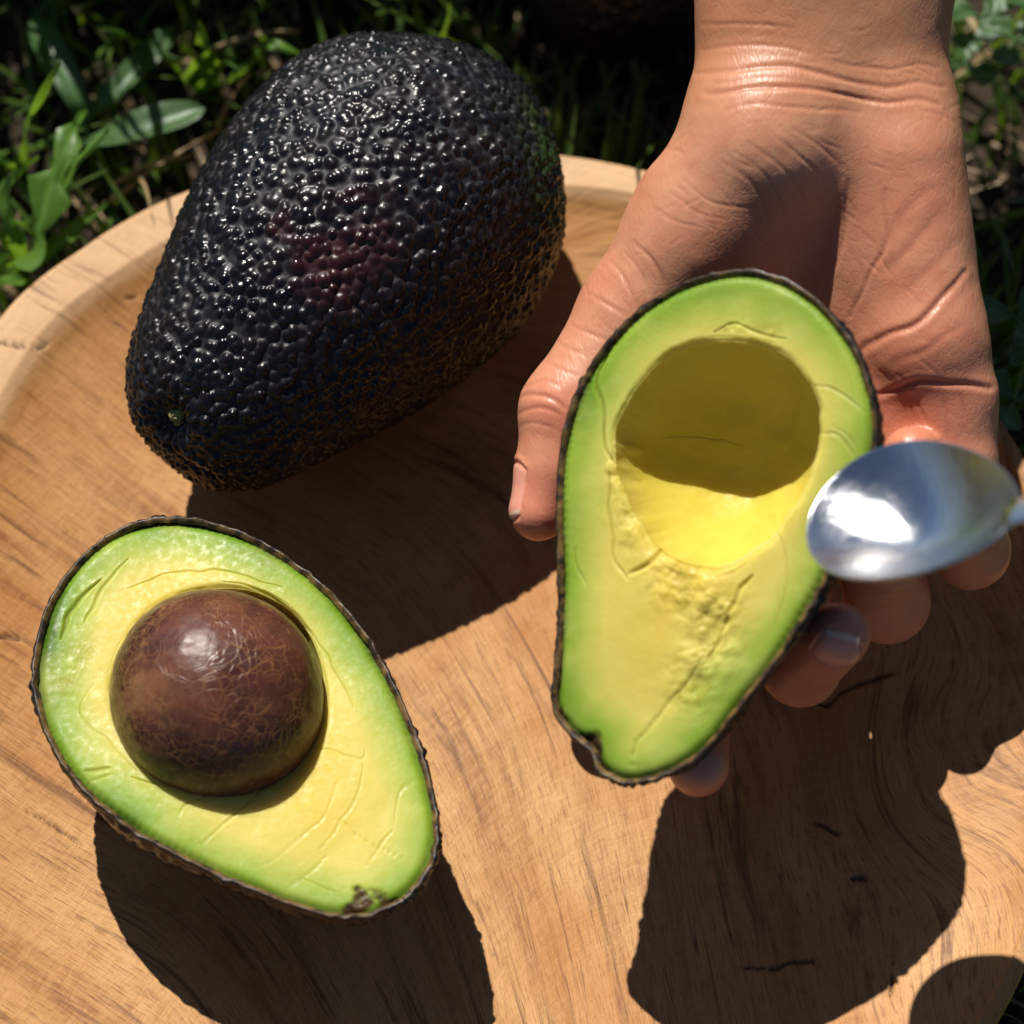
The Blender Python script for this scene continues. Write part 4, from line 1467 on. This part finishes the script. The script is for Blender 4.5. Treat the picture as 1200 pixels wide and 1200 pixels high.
    # dry stalks
    for px0, px1, z0, z1, w, label in (
            ((248, 56), (352, 36), 0.6, 0.9, 0.055, 'dry tan stalk lying across the weeds above the bowl rim'),
            ((120, 240), (262, 150), -0.4, 0.5, 0.06, 'pale dry straw lying along the bowl rim beside the large avocado'),
            ((130, 214), (225, 182), 0.0, 0.4, 0.06, 'yellowish straw lying over the pale straw at the rim'),
            ((250, 150), (292, 86), -0.2, 1.1, 0.05, 'thin brown twig rising beside the shoulder of the large avocado'),
            ((1112, 0), (1152, 50), 0.8, 1.0, 0.09, 'thick pale stalk at the top right beside the wrist'),
            ((158, 200), (178, 254), -0.2, 1.75, 0.035, 'short dark stalk leaning over the bowl rim')):
        a, b = P(*px0, z0), P(*px1, z1)
        p, f, v = strip_leaf([a, (a + b) / 2 + np.array([0.05, 0.1, 0.12]), b], blade(w), nl=18, nw=5, fold=-0.9)
        o = mesh_obj('dry_stalk', p, f, STRAW, attrs={'vein': v})
        o['label'], o['category'] = label, 'stalk'
    # turf: uncountable blades and litter
    rng = np.random.default_rng(5)

    def turf(name, label, n, region, hrange, wrange, mat, lean, seed):
        rng = np.random.default_rng(seed)
        V, F = [], []
        k = 0
        c = 0
        while c < n:
            x, y = rng.uniform(region[0], region[1]), rng.uniform(region[2], region[3])
            a = math.atan2(y - BC[1], x - BC[0])
            if math.hypot(x - BC[0], y - BC[1]) < np.interp(a, BA, BR, period=2 * math.pi) - 1.0:
                c += 0.2
                continue
            c += 1
            h = rng.uniform(*hrange)
            w = rng.uniform(*wrange)
            az = rng.uniform(0, 2 * math.pi)
            ln = rng.uniform(0.2, lean) * h
            d = np.array([math.cos(az), math.sin(az), 0])
            if math.hypot(x - BC[0], y - BC[1]) < np.interp(a, BA, BR, period=2 * math.pi) + 2.5:
                d = np.array([math.cos(a), math.sin(a), 0])      # blades by the bowl are pushed outwards
            sd = np.array([-d[1], d[0], 0]) * w
            b = np.array([x, y, G - 0.1])
            for q in (0, 0.35, 0.7, 1.0):
                pnt = b + d * ln * q ** 1.8 + np.array([0, 0, h * q * (1 - 0.25 * q)])
                ww = 1 - q ** 2 * 0.95
                V.append(pnt - sd * ww)
                V.append(pnt + sd * ww)
            for q in range(3):
                F.append((k + 2 * q, k + 2 * q + 1, k + 2 * q + 3, k + 2 * q + 2))
            k += 8
        o = mesh_obj(name, V, np.array(F), mat, attrs={'vein': np.zeros(len(V))})
        o['kind'] = 'stuff'
        o['label'], o['category'] = label, 'grass'

    turf('grass', 'short dark green grass round the bowl', 9000, (-34, 34, -30, 34), (1.2, 3.6), (0.05, 0.13), LEAF_C, 1.1, 1)
    turf('shade_grass', 'taller grass added behind the bowl to shade the turf', 2700, (-34, 6, 16.3, 34), (7, 16), (0.14, 0.34), LEAF_C, 0.5, 2)  # extra blades beyond the view, added to throw shade on the weeds
    turf('dry_litter', 'dead brown grass lying under the green turf', 3000, (-30, 30, -26, 32), (0.3, 1.2), (0.03, 0.08), STRAW, 4.0, 3)


build_plants()
